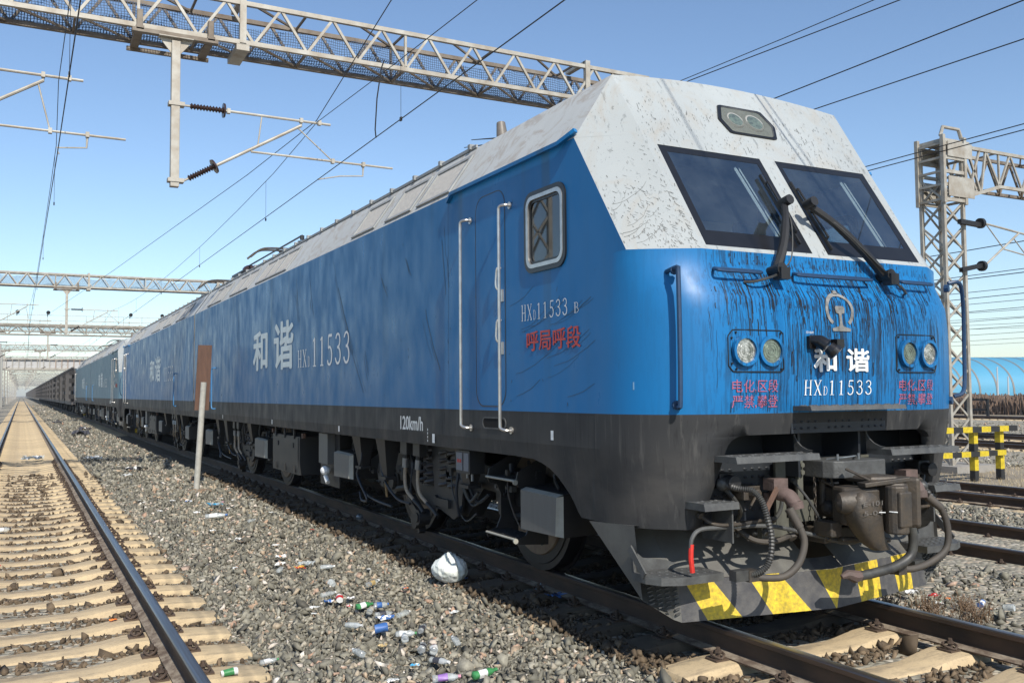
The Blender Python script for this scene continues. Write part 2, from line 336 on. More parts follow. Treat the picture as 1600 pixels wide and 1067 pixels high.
    def build(s, name, mats, parent=None, smooth=False, bevel=0.0, fix=True):
        me = bpy.data.meshes.new(name); og = ORG
        me.from_pydata([(x-og.x, y-og.y, z-og.z) for x, y, z in s.v], [], s.f)
        if not isinstance(mats, (list, tuple)): mats = [mats]
        for q in mats: me.materials.append(MT[q] if isinstance(q, str) else q)
        if any(s.m): me.polygons.foreach_set('material_index', s.m)
        if fix:
            bm = bmesh.new(); bm.from_mesh(me); bmesh.ops.remove_doubles(bm, verts=bm.verts, dist=1e-5); bmesh.ops.recalc_face_normals(bm, faces=bm.faces); bm.to_mesh(me); bm.free()
        if smooth:
            me.polygons.foreach_set('use_smooth', [True]*len(me.polygons)); me.set_sharp_from_angle(angle=R(38))
        me.update()
        o = bpy.data.objects.new(name, me); COL.objects.link(o)
        if parent is not None: o.parent = parent
        else: o.location = og
        if bevel:
            bv = o.modifiers.new('bevel', 'BEVEL'); bv.width = bevel; bv.segments = 2; bv.limit_method = 'ANGLE'; bv.angle_limit = R(40)
        return o
def tag(o, label=None, cat=None, group=None, kind=None):
    if label: o['label'] = label
    if cat: o['category'] = cat
    if group: o['group'] = group
    if kind: o['kind'] = kind
    return o
def thing(name, loc, label, cat, group=None):
    global ORG
    o = bpy.data.objects.new(name, None); COL.objects.link(o); o.location = loc; o.empty_display_size = .3
    ORG = Vector(loc); return tag(o, label, cat, group)
def at(loc):
    global ORG
    ORG = Vector(loc)
def copy_tree(o, parent=None):
    c = o.copy(); COL.objects.link(c)
    if parent is not None: c.parent = parent
    for ch in list(o.children): copy_tree(ch, c)
    return c
def rrect(u0, u1, v0, v1, r, n=5):
    out = []
    for cx, cy, a0 in ((u1-r, v1-r, 0), (u0+r, v1-r, 90), (u0+r, v0+r, 180), (u1-r, v0+r, 270)):
        for i in range(n+1): a = R(a0+90*i/n); out.append((cx+r*math.cos(a), cy+r*math.sin(a)))
    return out
def bez(pts, n=6):   # Catmull-Rom through points
    P = [Vector(p) for p in pts]; P = [P[0]*2-P[1]]+P+[P[-1]*2-P[-2]]; out = []
    for i in range(1, len(P)-2):
        a, b, c, d = P[i-1:i+3]
        for k in range(n):
            t = k/n; out.append(.5*((2*b)+(c-a)*t+(2*a-5*b+4*c-d)*t*t+(3*b-a-3*c+d)*t**3))
    out.append(P[-2]); return out
def text_mesh(txt, size, bold=0.0, sx=1.0, shear=0.0):
    c = bpy.data.curves.new('t', 'FONT'); c.body = txt; c.size = size; c.resolution_u = 4; c.shear = shear
    o = bpy.data.objects.new('t', c); COL.objects.link(o); dg = bpy.context.evaluated_depsgraph_get(); dg.update()
    me = o.evaluated_get(dg).to_mesh(); vs = [(v.co.x*sx, v.co.y) for v in me.vertices]; fs = [tuple(p.vertices) for p in me.polygons]
    o.evaluated_get(dg).to_mesh_clear(); bpy.data.objects.remove(o); bpy.data.curves.remove(c)
    x0 = min(v[0] for v in vs); y0 = min(v[1] for v in vs); y1 = max(v[1] for v in vs); x1 = max(v[0] for v in vs)
    if bold:
        k = len(vs); V = []; F_ = []
        for i, (dx, dy) in enumerate(((0, 0), (1, 0), (-1, 0), (0, 1), (0, -1), (.7, .7), (-.7, .7), (.7, -.7), (-.7, -.7))):
            V += [(x-x0+dx*bold, y-y0+dy*bold, .0004*i) for x, y in vs]; F_ += [tuple(q+k*i for q in f) for f in fs]
        return V, F_, x1-x0, y1-y0
    return [(x-x0, y-y0) for x, y in vs], fs, x1-x0, y1-y0
# ---- condensed serif numerals and capitals drawn as strokes (unit box .5 x 1)
def arc(cx, cy, rx, ry, a0, a1, n=10): return [(cx+rx*math.cos(R(a0+(a1-a0)*i/n)), cy+ry*math.sin(R(a0+(a1-a0)*i/n))) for i in range(n+1)]
GL = {
 'H': [([(.08, 0), (.08, 1)], .055), ([(.38, 0), (.38, 1)], .055), ([(.08, .5), (.38, .5)], .03), ([(0, .012), (.16, .012)], .024), ([(.30, .012), (.46, .012)], .024), ([(0, .988), (.16, .988)], .024), ([(.30, .988), (.46, .988)], .024)],
 'X': [([(.05, 1), (.41, 0)], .06), ([(.41, 1), (.05, 0)], .028), ([(-.02, .988), (.14, .988)], .024), ([(.32, .988), (.48, .988)], .024), ([(-.02, .012), (.14, .012)], .024), ([(.32, .012), (.48, .012)], .024)],
 'D': [([(.08, 0), (.08, 1)], .055), ([(0, .012), (.2, .012)]+arc(.2, .5, .2, .488, -90, 90)+[(0, .988)], .034)],
 'B': [([(.08, 0), (.08, 1)], .055), ([(0, .012), (.22, .012)]+arc(.22, .26, .17, .248, -90, 90)+[(.08, .508)], .034), ([(.08, .508), (.2, .508)]+arc(.2, .748, .15, .24, -90, 90)+[(0, .988)], .034)],
 '1': [([(.2, 0), (.2, .97)], .06), ([(.08, .86), (.21, .97)], .035), ([(.07, .012), (.33, .012)], .024)],
 '5': [([(.38, .96), (.12, .96)], .06), ([(.12, .98), (.09, .55)], .03), ([(.09, .55)]+arc(.19, .30, .18, .29, 100, -90)+arc(.19, .14, .14, .13, -100, -190, 4), .05)],
 '3': [(arc(.20, .76, .15, .21, 165, -80)+[(.16, .54)], .045), ([(.16, .54)]+arc(.20, .28, .18, .26, 80, -165), .05)],
}
def glyphs(txt, h, sx=1.0, adv=.52, wt=1.25):
    vs = []; fs = []; x = 0.0
    for ch in txt:
        if ch == ' ': x += .3*h*sx; continue
        sc = 1.0
        if ch == 'd': ch = 'D'; sc = .58
        if ch == 'b': ch = 'B'; sc = .62
        for lay, (path, wd) in enumerate(GL[ch]):
            P = [Vector((p[0], p[1])) for p in path]; b = len(vs)
            for i, p in enumerate(P):
                t = (P[min(i+1, len(P)-1)]-P[max(i-1, 0)]).normalized(); nn = Vector((-t.y, t.x))*wd*wt/2
                for sg in (1, -1): q = p+nn*sg; vs.append((x+q.x*h*sx*sc, q.y*h*sc, .0005*lay))
            for i in range(len(P)-1): fs.append((b+2*i, b+2*i+1, b+2*i+3, b+2*i+2))
        x += adv*h*sx*(sc if sc < 1 else 1)
    return vs, fs, x, h

# ------------------------------------------------------------------ the locomotive section (built once, then copied)
def lerp(a, b, t): return a+(b-a)*t
def tabl(z, T):
    if z <= T[0][0]: return T[0][1]
    for (a, va), (b_, vb) in zip(T, T[1:]):
        if z <= b_: return lerp(va, vb, (z-a)/(b_-a))
    return T[-1][1]
YF = [(.68, .20), (1.0, .115), (1.3, .05), (1.44, .02), (1.7, 0), (2.0, .0), (2.2, .02), (2.36, .06), (2.515, .15)]
XO = [(.68, 1.10), (.85, 1.06), (1.0, 1.022), (1.085, 1.0), (1.2, .973), (1.24, .958), (1.27, .93), (1.29, .89), (1.30, .82), (1.375, .93), (1.44, .95)]
C0 = [(1.5, 5.3), (1.497, 5.14), (1.47, 4.98), (1.40, 4.82), (1.28, 4.68), (1.11, 4.60), (.95, 4.563)]
C1 = [(1.5, 5.3), (1.5, 5.12), (1.5, 4.955), (1.38, 4.865), (1.25, 4.79), (1.09, 4.70), (.95, 4.70)]
FX = [.86, .6, .448, .2, 0.]
def corner(z):
    t = min(1, max(0, (z-2.15)/.365)); t = t*t*(3-2*t); yf = tabl(z, YF); out = []
    for i in range(7):
        x = lerp(C0[i][0], C1[i][0], t); y = lerp(C0[i][1]+yf*(i/6.)*1.0, C1[i][1], t)
        if z < 1.2 and i < 5: x -= (1.2-z)*.10
        if i == 5 and z < 1.3: x += (1.3-z)*.12
        if i == 6: x = tabl(z, XO)
        out.append((x, y))
    for fx in FX:
        x = min(fx, out[6][0]*.98*(fx/.86)) if z <= 1.3 else fx
        out.append((x, lerp(4.55+yf, 4.70, t)))
    return out
def surf(x, z):
    P = corner(max(z, 1.31)); x = abs(x)
    for (xa, ya), (xb, yb) in zip(P, P[1:]):
        if xb <= x <= xa and xa > xb: return lerp(yb, ya, (x-xb)/(xa-xb))
    return P[-1][1] if x < .5 else P[0][1]
def front_map(x, z, d=0): return (x, surf(x, z)-d, z)
def panel_y(z): return 4.70+.643*(z-2.515)
def panel_map(x, z, d=0): return (x, panel_y(z)-d*.84, z+d*.54)
def side_map(sg): return lambda y, z, d=0: (sg*(1.5+d), y, z)
REAR = 21.98
ROWS = [.70, .85, 1.0, 1.085, 1.2, 1.24, 1.27, 1.29, 1.30, 1.375, 1.44, 1.6, 1.8, 2.0, 2.1, 2.2, 2.28, 2.36, 2.44, 2.515]
SIDEY = [REAR, 19, 16, 13, 10, 8.4, 7.2, 6.55, 6.25, 6.12, 6.0, 5.9, 5.82, 5.75, 5.70, 5.66, 5.62]
def arch(y): return tabl(y, [(5.64, .70), (5.66, .74), (5.70, .80), (5.75, .855), (5.82, .91), (5.9, .97), (6.0, 1.02), (6.12, 1.055), (6.25, 1.078), (6.4, 1.085)])

def loco():
    root = thing('electric_locomotive', (0, 4.40, 0), 'blue and white electric locomotive nearest the camera, dirty front with wipers and yellow striped plough', 'locomotive', 'coupled electric locomotive sections')
    # ---- body shell
    B = MB()
    for sg in (1, -1):
        cols = []
        for y in SIDEY: cols.append([(1.5-max(0, 1.2-max(z, arch(y)))*.10, y, max(z, arch(y))) for z in ROWS])
        cr = [corner(z) for z in ROWS]
        for i in range(12): cols.append([(cr[k][i][0], cr[k][i][1], ROWS[k]) for k in range(len(ROWS))])
        for c in range(len(cols)-1):
            infront = c >= len(SIDEY)+6
            for k in range(len(ROWS)-1):
                if infront and ROWS[k] < 1.29: continue
                if infront and ROWS[k] < 1.30: continue
                q = [cols[c][k], cols[c+1][k], cols[c+1][k+1], cols[c][k+1]]
                pts = []
                for p in q:
                    if not pts or (Vector(p)-Vector(pts[-1])).length > 1e-4: pts.append(p)
                if len(pts) > 2 and (Vector(pts[0])-Vector(pts[-1])).length < 1e-4: pts.pop()
                if len(pts) < 3: continue
                B.poly([(-sg*x, y, z) for x, y, z in pts], 0 if ROWS[k] >= 1.44 else 1)
        # blue flank above the waist, with the cab window cut out
        s = -sg*1.5; zt = 3.41
        cre = lambda z: 4.955+(z-2.515)*.70
        def quad(y0, y1, z0, z1, yy0=None): B.poly([(s, y0, z0), (s, y1 if yy0 is None else yy0[0], z0), (s, y1 if yy0 is None else yy0[1], z1), (s, y0, z1)], 0)
        quad(REAR, 6.28, 2.515, zt); quad(6.28, 5.73, 2.515, 2.54); quad(6.28, 5.73, 3.10, zt)
        B.poly([(s, 5.73, 2.515), (s, cre(2.515), 2.515), (s, cre(3.10), 3.10), (s, 5.73, 3.10)], 0)
        B.poly([(s, 5.73, 3.10), (s, cre(3.10), 3.10), (s, cre(zt), zt), (s, 5.73, zt)], 0)
        # lip of the front opening
        lip = [(cols[len(SIDEY)+6][k]) for k in range(9)]
        for a, b_ in zip(lip, lip[1:]): B.poly([(-sg*a[0], a[1], a[2]), (-sg*b_[0], b_[1], b_[2]), (-sg*(b_[0]), b_[1]+.07, b_[2]), (-sg*a[0], a[1]+.07, a[2])], 1)
        B.poly([(-sg*lip[-1][0], lip[-1][1], 1.30), (0, lip[-1][1], 1.30), (0, lip[-1][1]+.07, 1.30), (-sg*lip[-1][0], lip[-1][1]+.07, 1.30)], 1)
    # rear wall and underfloor
    B.poly([(-1.5, REAR, 1.085), (1.5, REAR, 1.085), (1.5, REAR, 3.41), (1.144, REAR, 3.937), (-1.144, REAR, 3.937), (-1.5, REAR, 3.41)], 1)
    B.poly([(-1.48, REAR, 1.10), (1.48, REAR, 1.10), (1.48, 6.2, 1.10), (-1.48, 6.2, 1.10)], 1)
    body = B.build('body', ['blue', 'grey'], root, smooth=False)
    for p in body.data.polygons: p.use_smooth = p.center.y < .93 and abs(p.normal.z) < .5 and p.area < .3
    # ---- white cab front
    W = MB()
    def xi(z): return lerp(1.09, 1.144, (z-2.515)/1.422)
    def crown(x): return .085*(1-(x/1.144)**2)
    zs = [2.515+i*(3.41-2.515)/6 for i in range(7)]
    for sg in (1, -1):
        for a, b_ in zip(zs, zs[1:]):
            W.poly([(sg*1.5, 4.955+(a-2.515)*.70, a), (sg*xi(a), panel_y(a), a), (sg*xi(b_), panel_y(b_), b_), (sg*1.5, 4.955+(b_-2.515)*.70, b_)])
        W.poly([(sg*1.5, 5.58, 3.41), (sg*xi(3.41), panel_y(3.41), 3.41), (sg*1.144, panel_y(3.937), 3.937)])
    zb, ztp = 2.545, 3.335
    xs = [-9, -1.03, -.075, .075, 1.03, 9]
    def X(i, z): return (-xi(z) if i == 0 else xi(z) if i == 5 else xs[i])
    def rect(i, j, z0, z1):
        W.poly([(X(i, z0), panel_y(z0), z0), (X(j, z0), panel_y(z0), z0), (X(j, z1), panel_y(z1), z1), (X(i, z1), panel_y(z1), z1)])
    rect(0, 5, 2.515, zb); rect(0, 1, zb, ztp); rect(2, 3, zb, ztp); rect(4, 5, zb, ztp)
    n = 14; ztop = 3.80
    W.poly([(X(0, ztp), panel_y(ztp), ztp), (X(1, ztp), panel_y(ztp), ztp), (X(2, ztp), panel_y(ztp), ztp), (X(3, ztp), panel_y(ztp), ztp), (X(4, ztp), panel_y(ztp), ztp), (X(5, ztp), panel_y(ztp), ztp), (xi(ztop), panel_y(ztop), ztop), (-xi(ztop), panel_y(ztop), ztop)])
    tp = []
    for i in range(n+1):
        x = -1.144+2.288*i/n; z = 3.937+crown(x); tp.append((x, panel_y(z), z))
    low = [(xi(ztop)*(-1+2*i/n), panel_y(ztop), ztop) for i in range(n+1)]
    for i in range(n): W.poly([low[i], low[i+1], tp[i+1], tp[i]])
    W.build('cab_front_panel', 'white', root, bevel=0)
    # ---- roof: cambered top with sloping cheeks
    Rf = MB()
    for i in range(n):
        a, b_ = tp[i], tp[i+1]; Rf.poly([a, b_, (b_[0], 7.8, b_[2]), (a[0], 7.8, a[2])], 1); Rf.poly([(a[0], 7.8, a[2]), (b_[0], 7.8, b_[2]), (b_[0], REAR, b_[2]-.02), (a[0], REAR, a[2]-.02)], 0)
    for sg in (1, -1):
        Rf.poly([(sg*1.5, 5.58, 3.41), (sg*1.144, panel_y(3.937), 3.937), (sg*1.144, 7.8, 3.937), (sg*1.5, 7.8, 3.41)], 1)
        Rf.poly([(sg*1.5, 7.8, 3.41), (sg*1.144, 7.8, 3.937), (sg*1.144, REAR, 3.937), (sg*1.5, REAR, 3.41)], 0)
    roof = Rf.build('roof', ['roofw', 'roofw'], root, smooth=False)
    for sg in (1, -1):
        G = MB()  # rain gutter above the cab door and window
        pth = [(sg*1.515, 7.78, 3.35), (sg*1.53, 7.66, 3.405), (sg*1.53, 5.75, 3.405), (sg*1.515, 5.60, 3.44), (sg*1.50, 5.56, 3.46)]
        for a, b_ in zip(pth, pth[1:]): G.bar(a, b_, .035, .03)
        G.build('rain_gutter', 'gloss' if False else 'blue', root)
        RB = MB(); RB.bar((sg*1.15, 7.9, 3.95), (sg*1.15, REAR-.1, 3.95), .02, .03, 0)
        yy = 8.0
        while yy < 21.5:
            RB.box(sg*1.15-.03, sg*1.15+.03, yy, yy+.05, 3.94, 3.99, 0); yy += .72
        RB.build('roof_edge_rail', 'ventframe', root)
    # roof filters on the cheeks
    sl = Vector((0, .527, -.356)); nrm = Vector((.829, 0, .559)).normalized()
    def cheek(sg, y, t, d=0):   # t 0 at shoulder .. 1 at roof edge
        x = 1.5-.356*t; z = 3.41+.527*t; return (sg*(x+nrm.x*d), y, z+nrm.z*d)
    vents = [(7.86, 8.60), (8.84, 9.52), (9.95, 10.68), (13.9, 14.55), (14.62, 15.2), (15.27, 15.9), (16.6, 17.3), (17.4, 18.1), (19.0, 19.7), (19.8, 20.5)]
    for sg in (1, -1):
        for y0, y1 in vents:
            V = MB(); o = [cheek(sg, y, t, .003) for y, t in ((y0-.04, .08), (y1+.04, .08), (y1+.04, .80), (y0-.04, .80))]
            i_ = [cheek(sg, y, t, .003) for y, t in ((y0, .13), (y1, .13), (y1, .74), (y0, .74))]
            nn = Vector((sg*nrm.x, 0, nrm.z))*.018
            V.ring(o, i_, nn, 1); V.poly([tuple(Vector(p)+nn*.3) for p in i_], 0)
            V.build('roof_filter', ['vent', 'ventframe'], roof)
    # headlight cluster in the brow
    hx = [(-.20, 3.80), (.20, 3.80), (.265, 3.67), (.215, 3.555), (-.215, 3.555), (-.265, 3.67)]
    def outl(k, d, off=0):
        P = []
        m_ = len(hx)
        for i in range(m_):
            a = Vector(hx[i-1]); b_ = Vector(hx[i]); c = Vector(hx[(i+1) % m_]); ce = Vector((0, 3.675))
            for q in (b_.lerp(a, .18), b_.lerp(a, .06), b_.lerp(c, .06), b_.lerp(c, .18)): q = ce+(q-ce)*k; P.append(panel_map(q.x, q.y, d))
        return P
    L = MB(); L.ring(outl(1.09, -.01), outl(.96, -.01), Vector((0, -.84, .54))*.022); rim = L.build('brow_headlight_frame', 'gloss', root)
    L = MB(); L.prism(outl(.97, .003), Vector((0, -.84, .54))*.004); L.build('back_plate', plain('lamp_housing', (.22, .23, .21)), rim)
    L = MB(); L.poly(outl(.97, .020)); L.build('cover_glass', 'lampglass', rim)
    for x, r_ in ((-.12, .085), (.075, .095)):
        L = MB(); c = Vector(panel_map(x, 3.675, .008)); ax = Vector((0, -.84, .54)); L.cyl(c, c+ax*.012, r_, r_*.9, 20, 0); L.cyl(c+ax*.0115, c+ax*.0135, r_*.78, r_*.7, 20, 1); L.build('headlight', [plain('lamp_bezel', (.30, .30, .28)), 'lensg'], rim)
    # windscreens
    for sg in (-1, 1):
        a, b_ = (.075, 1.03) if sg > 0 else (-1.03, -.075)
        P = [panel_map(x, z, -.004) for x, z in ((a, zb), (b_, zb), (b_, ztp), (a, ztp))]
        ia, ib = (a+.05, b_-.065) if sg > 0 else (a+.065, b_-.05)
        Q = [panel_map(x, z, -.004) for x, z in ((ia, zb+.115), (ib, zb+.115), (ib, ztp-.05), (ia, ztp-.05))]
        L = MB(); L.ring(P, Q, Vector((0, -.84, .54))*.002); fr = L.build('windscreen_frame', 'gloss', root)
        L = MB(); L.poly([panel_map(x, z, -.004) for x, z in ((ia, zb+.115), (ib, zb+.115), (ib, ztp-.05), (ia, ztp-.05))]); L.build('windscreen', 'glass', fr)
    # cab interior
    I = MB(); I.prism([(-1.46, 6.9, 1.6), (1.46, 6.9, 1.6), (1.46, 6.9, 3.38), (1.10, 6.9, 3.88), (-1.10, 6.9, 3.88), (-1.46, 6.9, 3.38)], (0, .05, 0), 0); I.box(-1.46, 1.46, 4.95, 6.9, 1.60, 1.65, 0); I.box(-1.15, 1.15, 5.75, 6.9, 3.72, 3.76, 0)
    I.box(-.32, .32, 6.85, 6.9, 1.7, 3.4, 1); I.box(.4, 1.3, 6.86, 6.9, 2.4, 3.2, 2)
    I.build('cab_interior', ['cabin', 'seat', 'cream'], root)
    I = MB(); I.hexa([(-1.25, 5.0, 2.28), (1.25, 5.0, 2.28), (1.25, 5.65, 2.2), (-1.25, 5.65, 2.2), (-1.2, 4.95, 2.50), (1.2, 4.95, 2.50), (1.2, 5.6, 2.42), (-1.2, 5.6, 2.42)], 0)
    I.box(-.9, -.5, 5.05, 5.2, 2.5, 2.68, 1); I.box(.25, .55, 5.05, 5.2, 2.5, 2.64, 1); I.box(-.12, .1, 5.1, 5.25, 2.5, 2.62, 1)
    I.build('control_desk', ['seat', 'black'], root, bevel=.015)
    for x in (-.72, .62):
        I = MB(); I.box(x-.24, x+.24, 6.12, 6.22, 2.1, 2.85, 0); I.box(x-.24, x+.24, 5.7, 6.2, 2.0, 2.1, 0); I.box(x-.13, x+.13, 6.12, 6.2, 2.88, 3.05, 0); I.build('driver_seat', 'seat', root, bevel=.03)
    for x0, x1 in ((-.42, .10), (.68, 1.10)):
        I = MB(); I.bar((x0+.3, 4.95, 2.62), (x0+.12, 5.25, 3.25), .016, .016, 0); I.bar((x0+.34, 4.95, 2.62), (x0+.16, 5.25, 3.25), .008, .008, 0); I.build('sun_blind_rail', 'cream', root)
    # side windows, doors, handrails
    for sg in (-1, 1):
        sm = side_map(sg)
        W_ = MB(); W_.ring([sm(y, z, -.03) for y, z in rrect(5.695, 6.315, 2.505, 3.135, .11)], [sm(y, z, -.03) for y, z in rrect(5.728, 6.282, 2.538, 3.102, .085)], (sg*.045, 0, 0), 0)
        W_.ring([sm(y, z, -.02) for y, z in rrect(5.730, 6.280, 2.540, 3.100, .084)], [sm(y, z, -.02) for y, z in rrect(5.760, 6.250, 2.570, 3.070, .066)], (sg*.038, 0, 0), 1)
        W_.ring([sm(y, z, -.02) for y, z in rrect(5.76, 6.25, 2.57, 3.07, .062)], [sm(y, z, -.02) for y, z in rrect(5.780, 6.230, 2.590, 3.050, .055)], (sg*.024, 0, 0), 0)
        f = W_.build('cab_side_window', ['gloss', 'steel'], root, smooth=True)
        W_ = MB(); W_.poly([sm(y, z, -.005) for y, z in rrect(5.77, 6.24, 2.58, 3.06, .055)]); W_.build('window_pane', 'sideglass', f)
        D = MB(); o = [sm(y, z, -.004) for y, z in rrect(6.66, 7.22, 1.47, 3.27, .14)]; i_ = [sm(y, z, -.004) for y, z in rrect(6.668, 7.212, 1.478, 3.262, .134)]
        D.ring(o, i_, (sg*.006, 0, 0), 1)
        D.poly([sm(y, z, .0022) for y, z in rrect(6.672, 7.208, 1.482, 3.258, .13)], 0)
        dr = D.build('cab_door', ['blue', 'gloss'], root)
        for z0 in (2.45, 2.02):
            D = MB(); D.tube(bez([sm(6.74, z0+.16, .0), sm(6.75, z0+.16, .03), sm(6.76, z0+.10, .035), sm(6.76, z0, .035), sm(6.74, z0-.03, .0)], 3), .009, 6)
            D.box(*sorted((sg*1.5, sg*1.518)), 6.69, 6.75, z0-.12, z0-.02)
            D.build('door_handle', 'steel', dr)
        for y in (7.365, 6.62):
            Hn = MB(); Hn.tube(bez([sm(y-.05, 3.10, .0), sm(y-.045, 3.10, .05), sm(y-.01, 3.09, .078), sm(y, 3.04, .08), sm(y, 2.9, .08)], 4)+bez([sm(y, 1.5, .08), sm(y, 1.34, .08), sm(y-.01, 1.30, .078), sm(y-.045, 1.285, .05), sm(y-.05, 1.285, .0)], 4), .0135, 8)
            Hn.cyl(sm(y-.05, 3.10, 0), sm(y-.05, 3.10, .012), .03, .03, 10); Hn.cyl(sm(y-.05, 1.285, 0), sm(y-.05, 1.285, .012), .03, .03, 10)
            Hn.build('door_handrail', 'steel', root, smooth=True)
        K = MB(); K.ring([sm(y, z, -.002) for y, z in rrect(6.665, 7.10, 1.285, 1.385, .049)], [sm(y, z, -.002) for y, z in rrect(6.68, 7.085, 1.297, 1.373, .038)], (sg*.008, 0, 0), 0)
        K.poly([sm(y, z, .0025) for y, z in rrect(6.68, 7.085, 1.297, 1.373, .038)], 1)
        K.build('step_recess', ['castgrey', plain('slot_black', (.002, .002, .002), .95)], root)
        # rear end grab iron
        Hn = MB(); Hn.tube(bez([sm(19.36, 2.12, 0), sm(19.38, 2.12, .05), sm(19.42, 2.07, .07), sm(19.42, 1.75, .07), sm(19.42, 1.36, .07), sm(19.38, 1.30, .05), sm(19.36, 1.30, 0)], 4), .013, 6); Hn.build('rear_grab_iron', plain('sky_blue_iron', (.05, .20, .42)), root, smooth=True)
    GW = MB(); GW.box(-1.49, -1.40, REAR, REAR+.065, 1.46, 3.42, 0); GW.box(1.40, 1.49, REAR, REAR+.065, 1.46, 3.42, 0); GW.box(-1.40, 1.40, REAR+.01, REAR+.05, 1.3, 3.4, 0)
    GW.build('gangway_cover', 'gangway', root)
    # ---- lettering
    def letters(vs, fs, fn, parent, name, mat):
        L = MB(); L.mesh([fn(v) for v in vs], fs); return L.build(name, mat, parent, fix=False)
    def side_text(sg, tm, y, z, wd, ht, name, mat):
        vs, fs, w0, h0 = tm; a, b_ = wd/w0, ht/h0
        letters(vs, fs, lambda v: (sg*(1.5035+(v[2] if len(v) > 2 else 0)), (y-v[0]*a) if sg < 0 else (y-wd+v[0]*a), z+v[1]*b_), body, name, mat)
    T1 = text_mesh('和', 1, .028); T2 = text_mesh('谐', 1, .022); GLN = glyphs('11533', 1, .8, .62, 1.6); GHX = glyphs('HXd', 1, .9, .62, 1.5); GB = glyphs('HXd11533', 1, 1, .60); G_b = glyphs('B', 1, 1); T120 = text_mesh('120km/h', 1, .014)
    TR = text_mesh('呼局呼段', 1, .014)
    for sg in (-1, 1):
        if sg < 0:
            side_text(sg, T1, 15.9, 1.99, .98, .62, 'lettering', 'lettergrey'); side_text(sg, T2, 14.45, 1.97, 1.12, .70, 'lettering', 'lettergrey')
            side_text(sg, GHX, 13.05, 1.96, .66, .24, 'lettering', 'letter'); side_text(sg, GLN, 12.32, 1.955, 1.72, .39, 'lettering', 'letter')
            side_text(sg, GB, 6.385, 2.145, .72, .125, 'lettering', 'letter'); side_text(sg, G_b, 5.60, 2.15, .075, .075, 'lettering', 'letter')
            side_text(sg, TR, 6.30, 1.905, .78, .155, 'red_lettering', plain('red_lettering', (.55, .06, .05)))
            side_text(sg, T120, 9.02, 1.22, .60, .135, 'speed_marking', 'letter')
        else:
            side_text(sg, T1, 14.9, 1.99, .98, .62, 'lettering', 'lettergrey'); side_text(sg, T2, 16.3, 1.97, 1.12, .70, 'lettering', 'lettergrey'); side_text(sg, GLN, 18.9, 1.955, 1.72, .39, 'lettering', 'letter')
    sm = side_map(-1)
    for y0_, y1_, z0_, z1_ in [(8.19, 8.13, 1.115, 1.20), (5.95, 5.91, 1.235, 1.305)]+[(y, y-.05, 1.12, 1.19) for y in (11.15, 14.6, 18.6)]+[(8.31, 8.295, 1.12+i*.035, 1.142+i*.035) for i in range(4)]:
        Mk = MB(); Mk.poly([sm(*p, .003) for p in ((y0_, z0_), (y1_, z0_), (y1_, z1_), (y0_, z1_))]); Mk.build('marking', 'letter', body, fix=False)
    # ---- front lettering, emblem
    def front_text(tm, x, z, wd, ht, name, mat, d=.005):
        vs, fs, w0, h0 = tm; a, b_ = wd/w0, ht/h0
        letters(vs, fs, lambda v: front_map(x+v[0]*a, z+v[1]*b_, d+(v[2] if len(v) > 2 else 0)), body, name, mat)
    F1 = text_mesh('和', 1, .034); F2 = text_mesh('谐', 1, .024)
    front_text(F1, -.265, 1.715, .20, .155, 'lettering', 'letter'); front_text(F2, .04, 1.715, .215, .155, 'lettering', 'letter')
    front_text(glyphs('HXd11533', 1, 1, .60), -.355, 1.555, .665, .10, 'lettering', 'letter')
    TRa = text_mesh('电化,区段', 1, 0); TRb = text_mesh('严禁,攀登', 1, 0); TRc = text_mesh('压力监控', 1, 0)
    for x in (-.965, .565):
        front_text(TRa, x, 1.575, .375, .085, 'red_lettering', 'redfade'); front_text(TRb, x, 1.475, .375, .085, 'red_lettering', 'redfade')
    front_text(TRc, -.335, 1.968, .07, .016, 'small_lettering', 'letter')
    E_ = MB(); cx, cz = 0, 2.135
    oo = []; ii = []
    for i in range(29):
        a = R(-52+284*i/28); oo.append((cx+.135*math.cos(a), cz+.125*math.sin(a))); ii.append((cx+.110*math.cos(a), cz+.101*math.sin(a)))
    for i in range(28):
        E_.hexa([front_map(*oo[i], .002), front_map(*oo[i+1], .002), front_map(*ii[i+1], .002), front_map(*ii[i], .002), front_map(*oo[i], .006), front_map(*oo[i+1], .006), front_map(*ii[i+1], .006), front_map(*ii[i], .006)])
    prof = [(-.085, 1.99), (.085, 1.99), (.088, 2.008), (.02, 2.025), (.012, 2.04), (.012, 2.11), (.04, 2.118), (.045, 2.15), (.035, 2.165), (-.035, 2.165), (-.045, 2.15), (-.04, 2.118), (-.012, 2.11), (-.012, 2.04), (-.02, 2.025), (-.088, 2.008)]
    E_.prism([front_map(x, z, .002) for x, z in prof], (0, -.005, 0)); E_.prism([front_map(x, z, .002) for x, z in ((-.02, 2.255), (.02, 2.255), (.014, 2.278), (-.014, 2.278))], (0, -.011, 0))
    E_.build('rail_emblem', 'emblem', root)
    # ---- run-off, spatter and scuffs with a shape of their own
    rs = random.Random(11)
    Dp = MB()
    def ribbon(fn, pts, w_, d):
        q = [fn(a+w_*k, z, d) for (a, z), w_k in zip(pts, range(99)) for k in (-.5, .5)]
        for i in range(len(pts)-1): Dp.poly([q[2*i], q[2*i+1], q[2*i+3], q[2*i+2]])
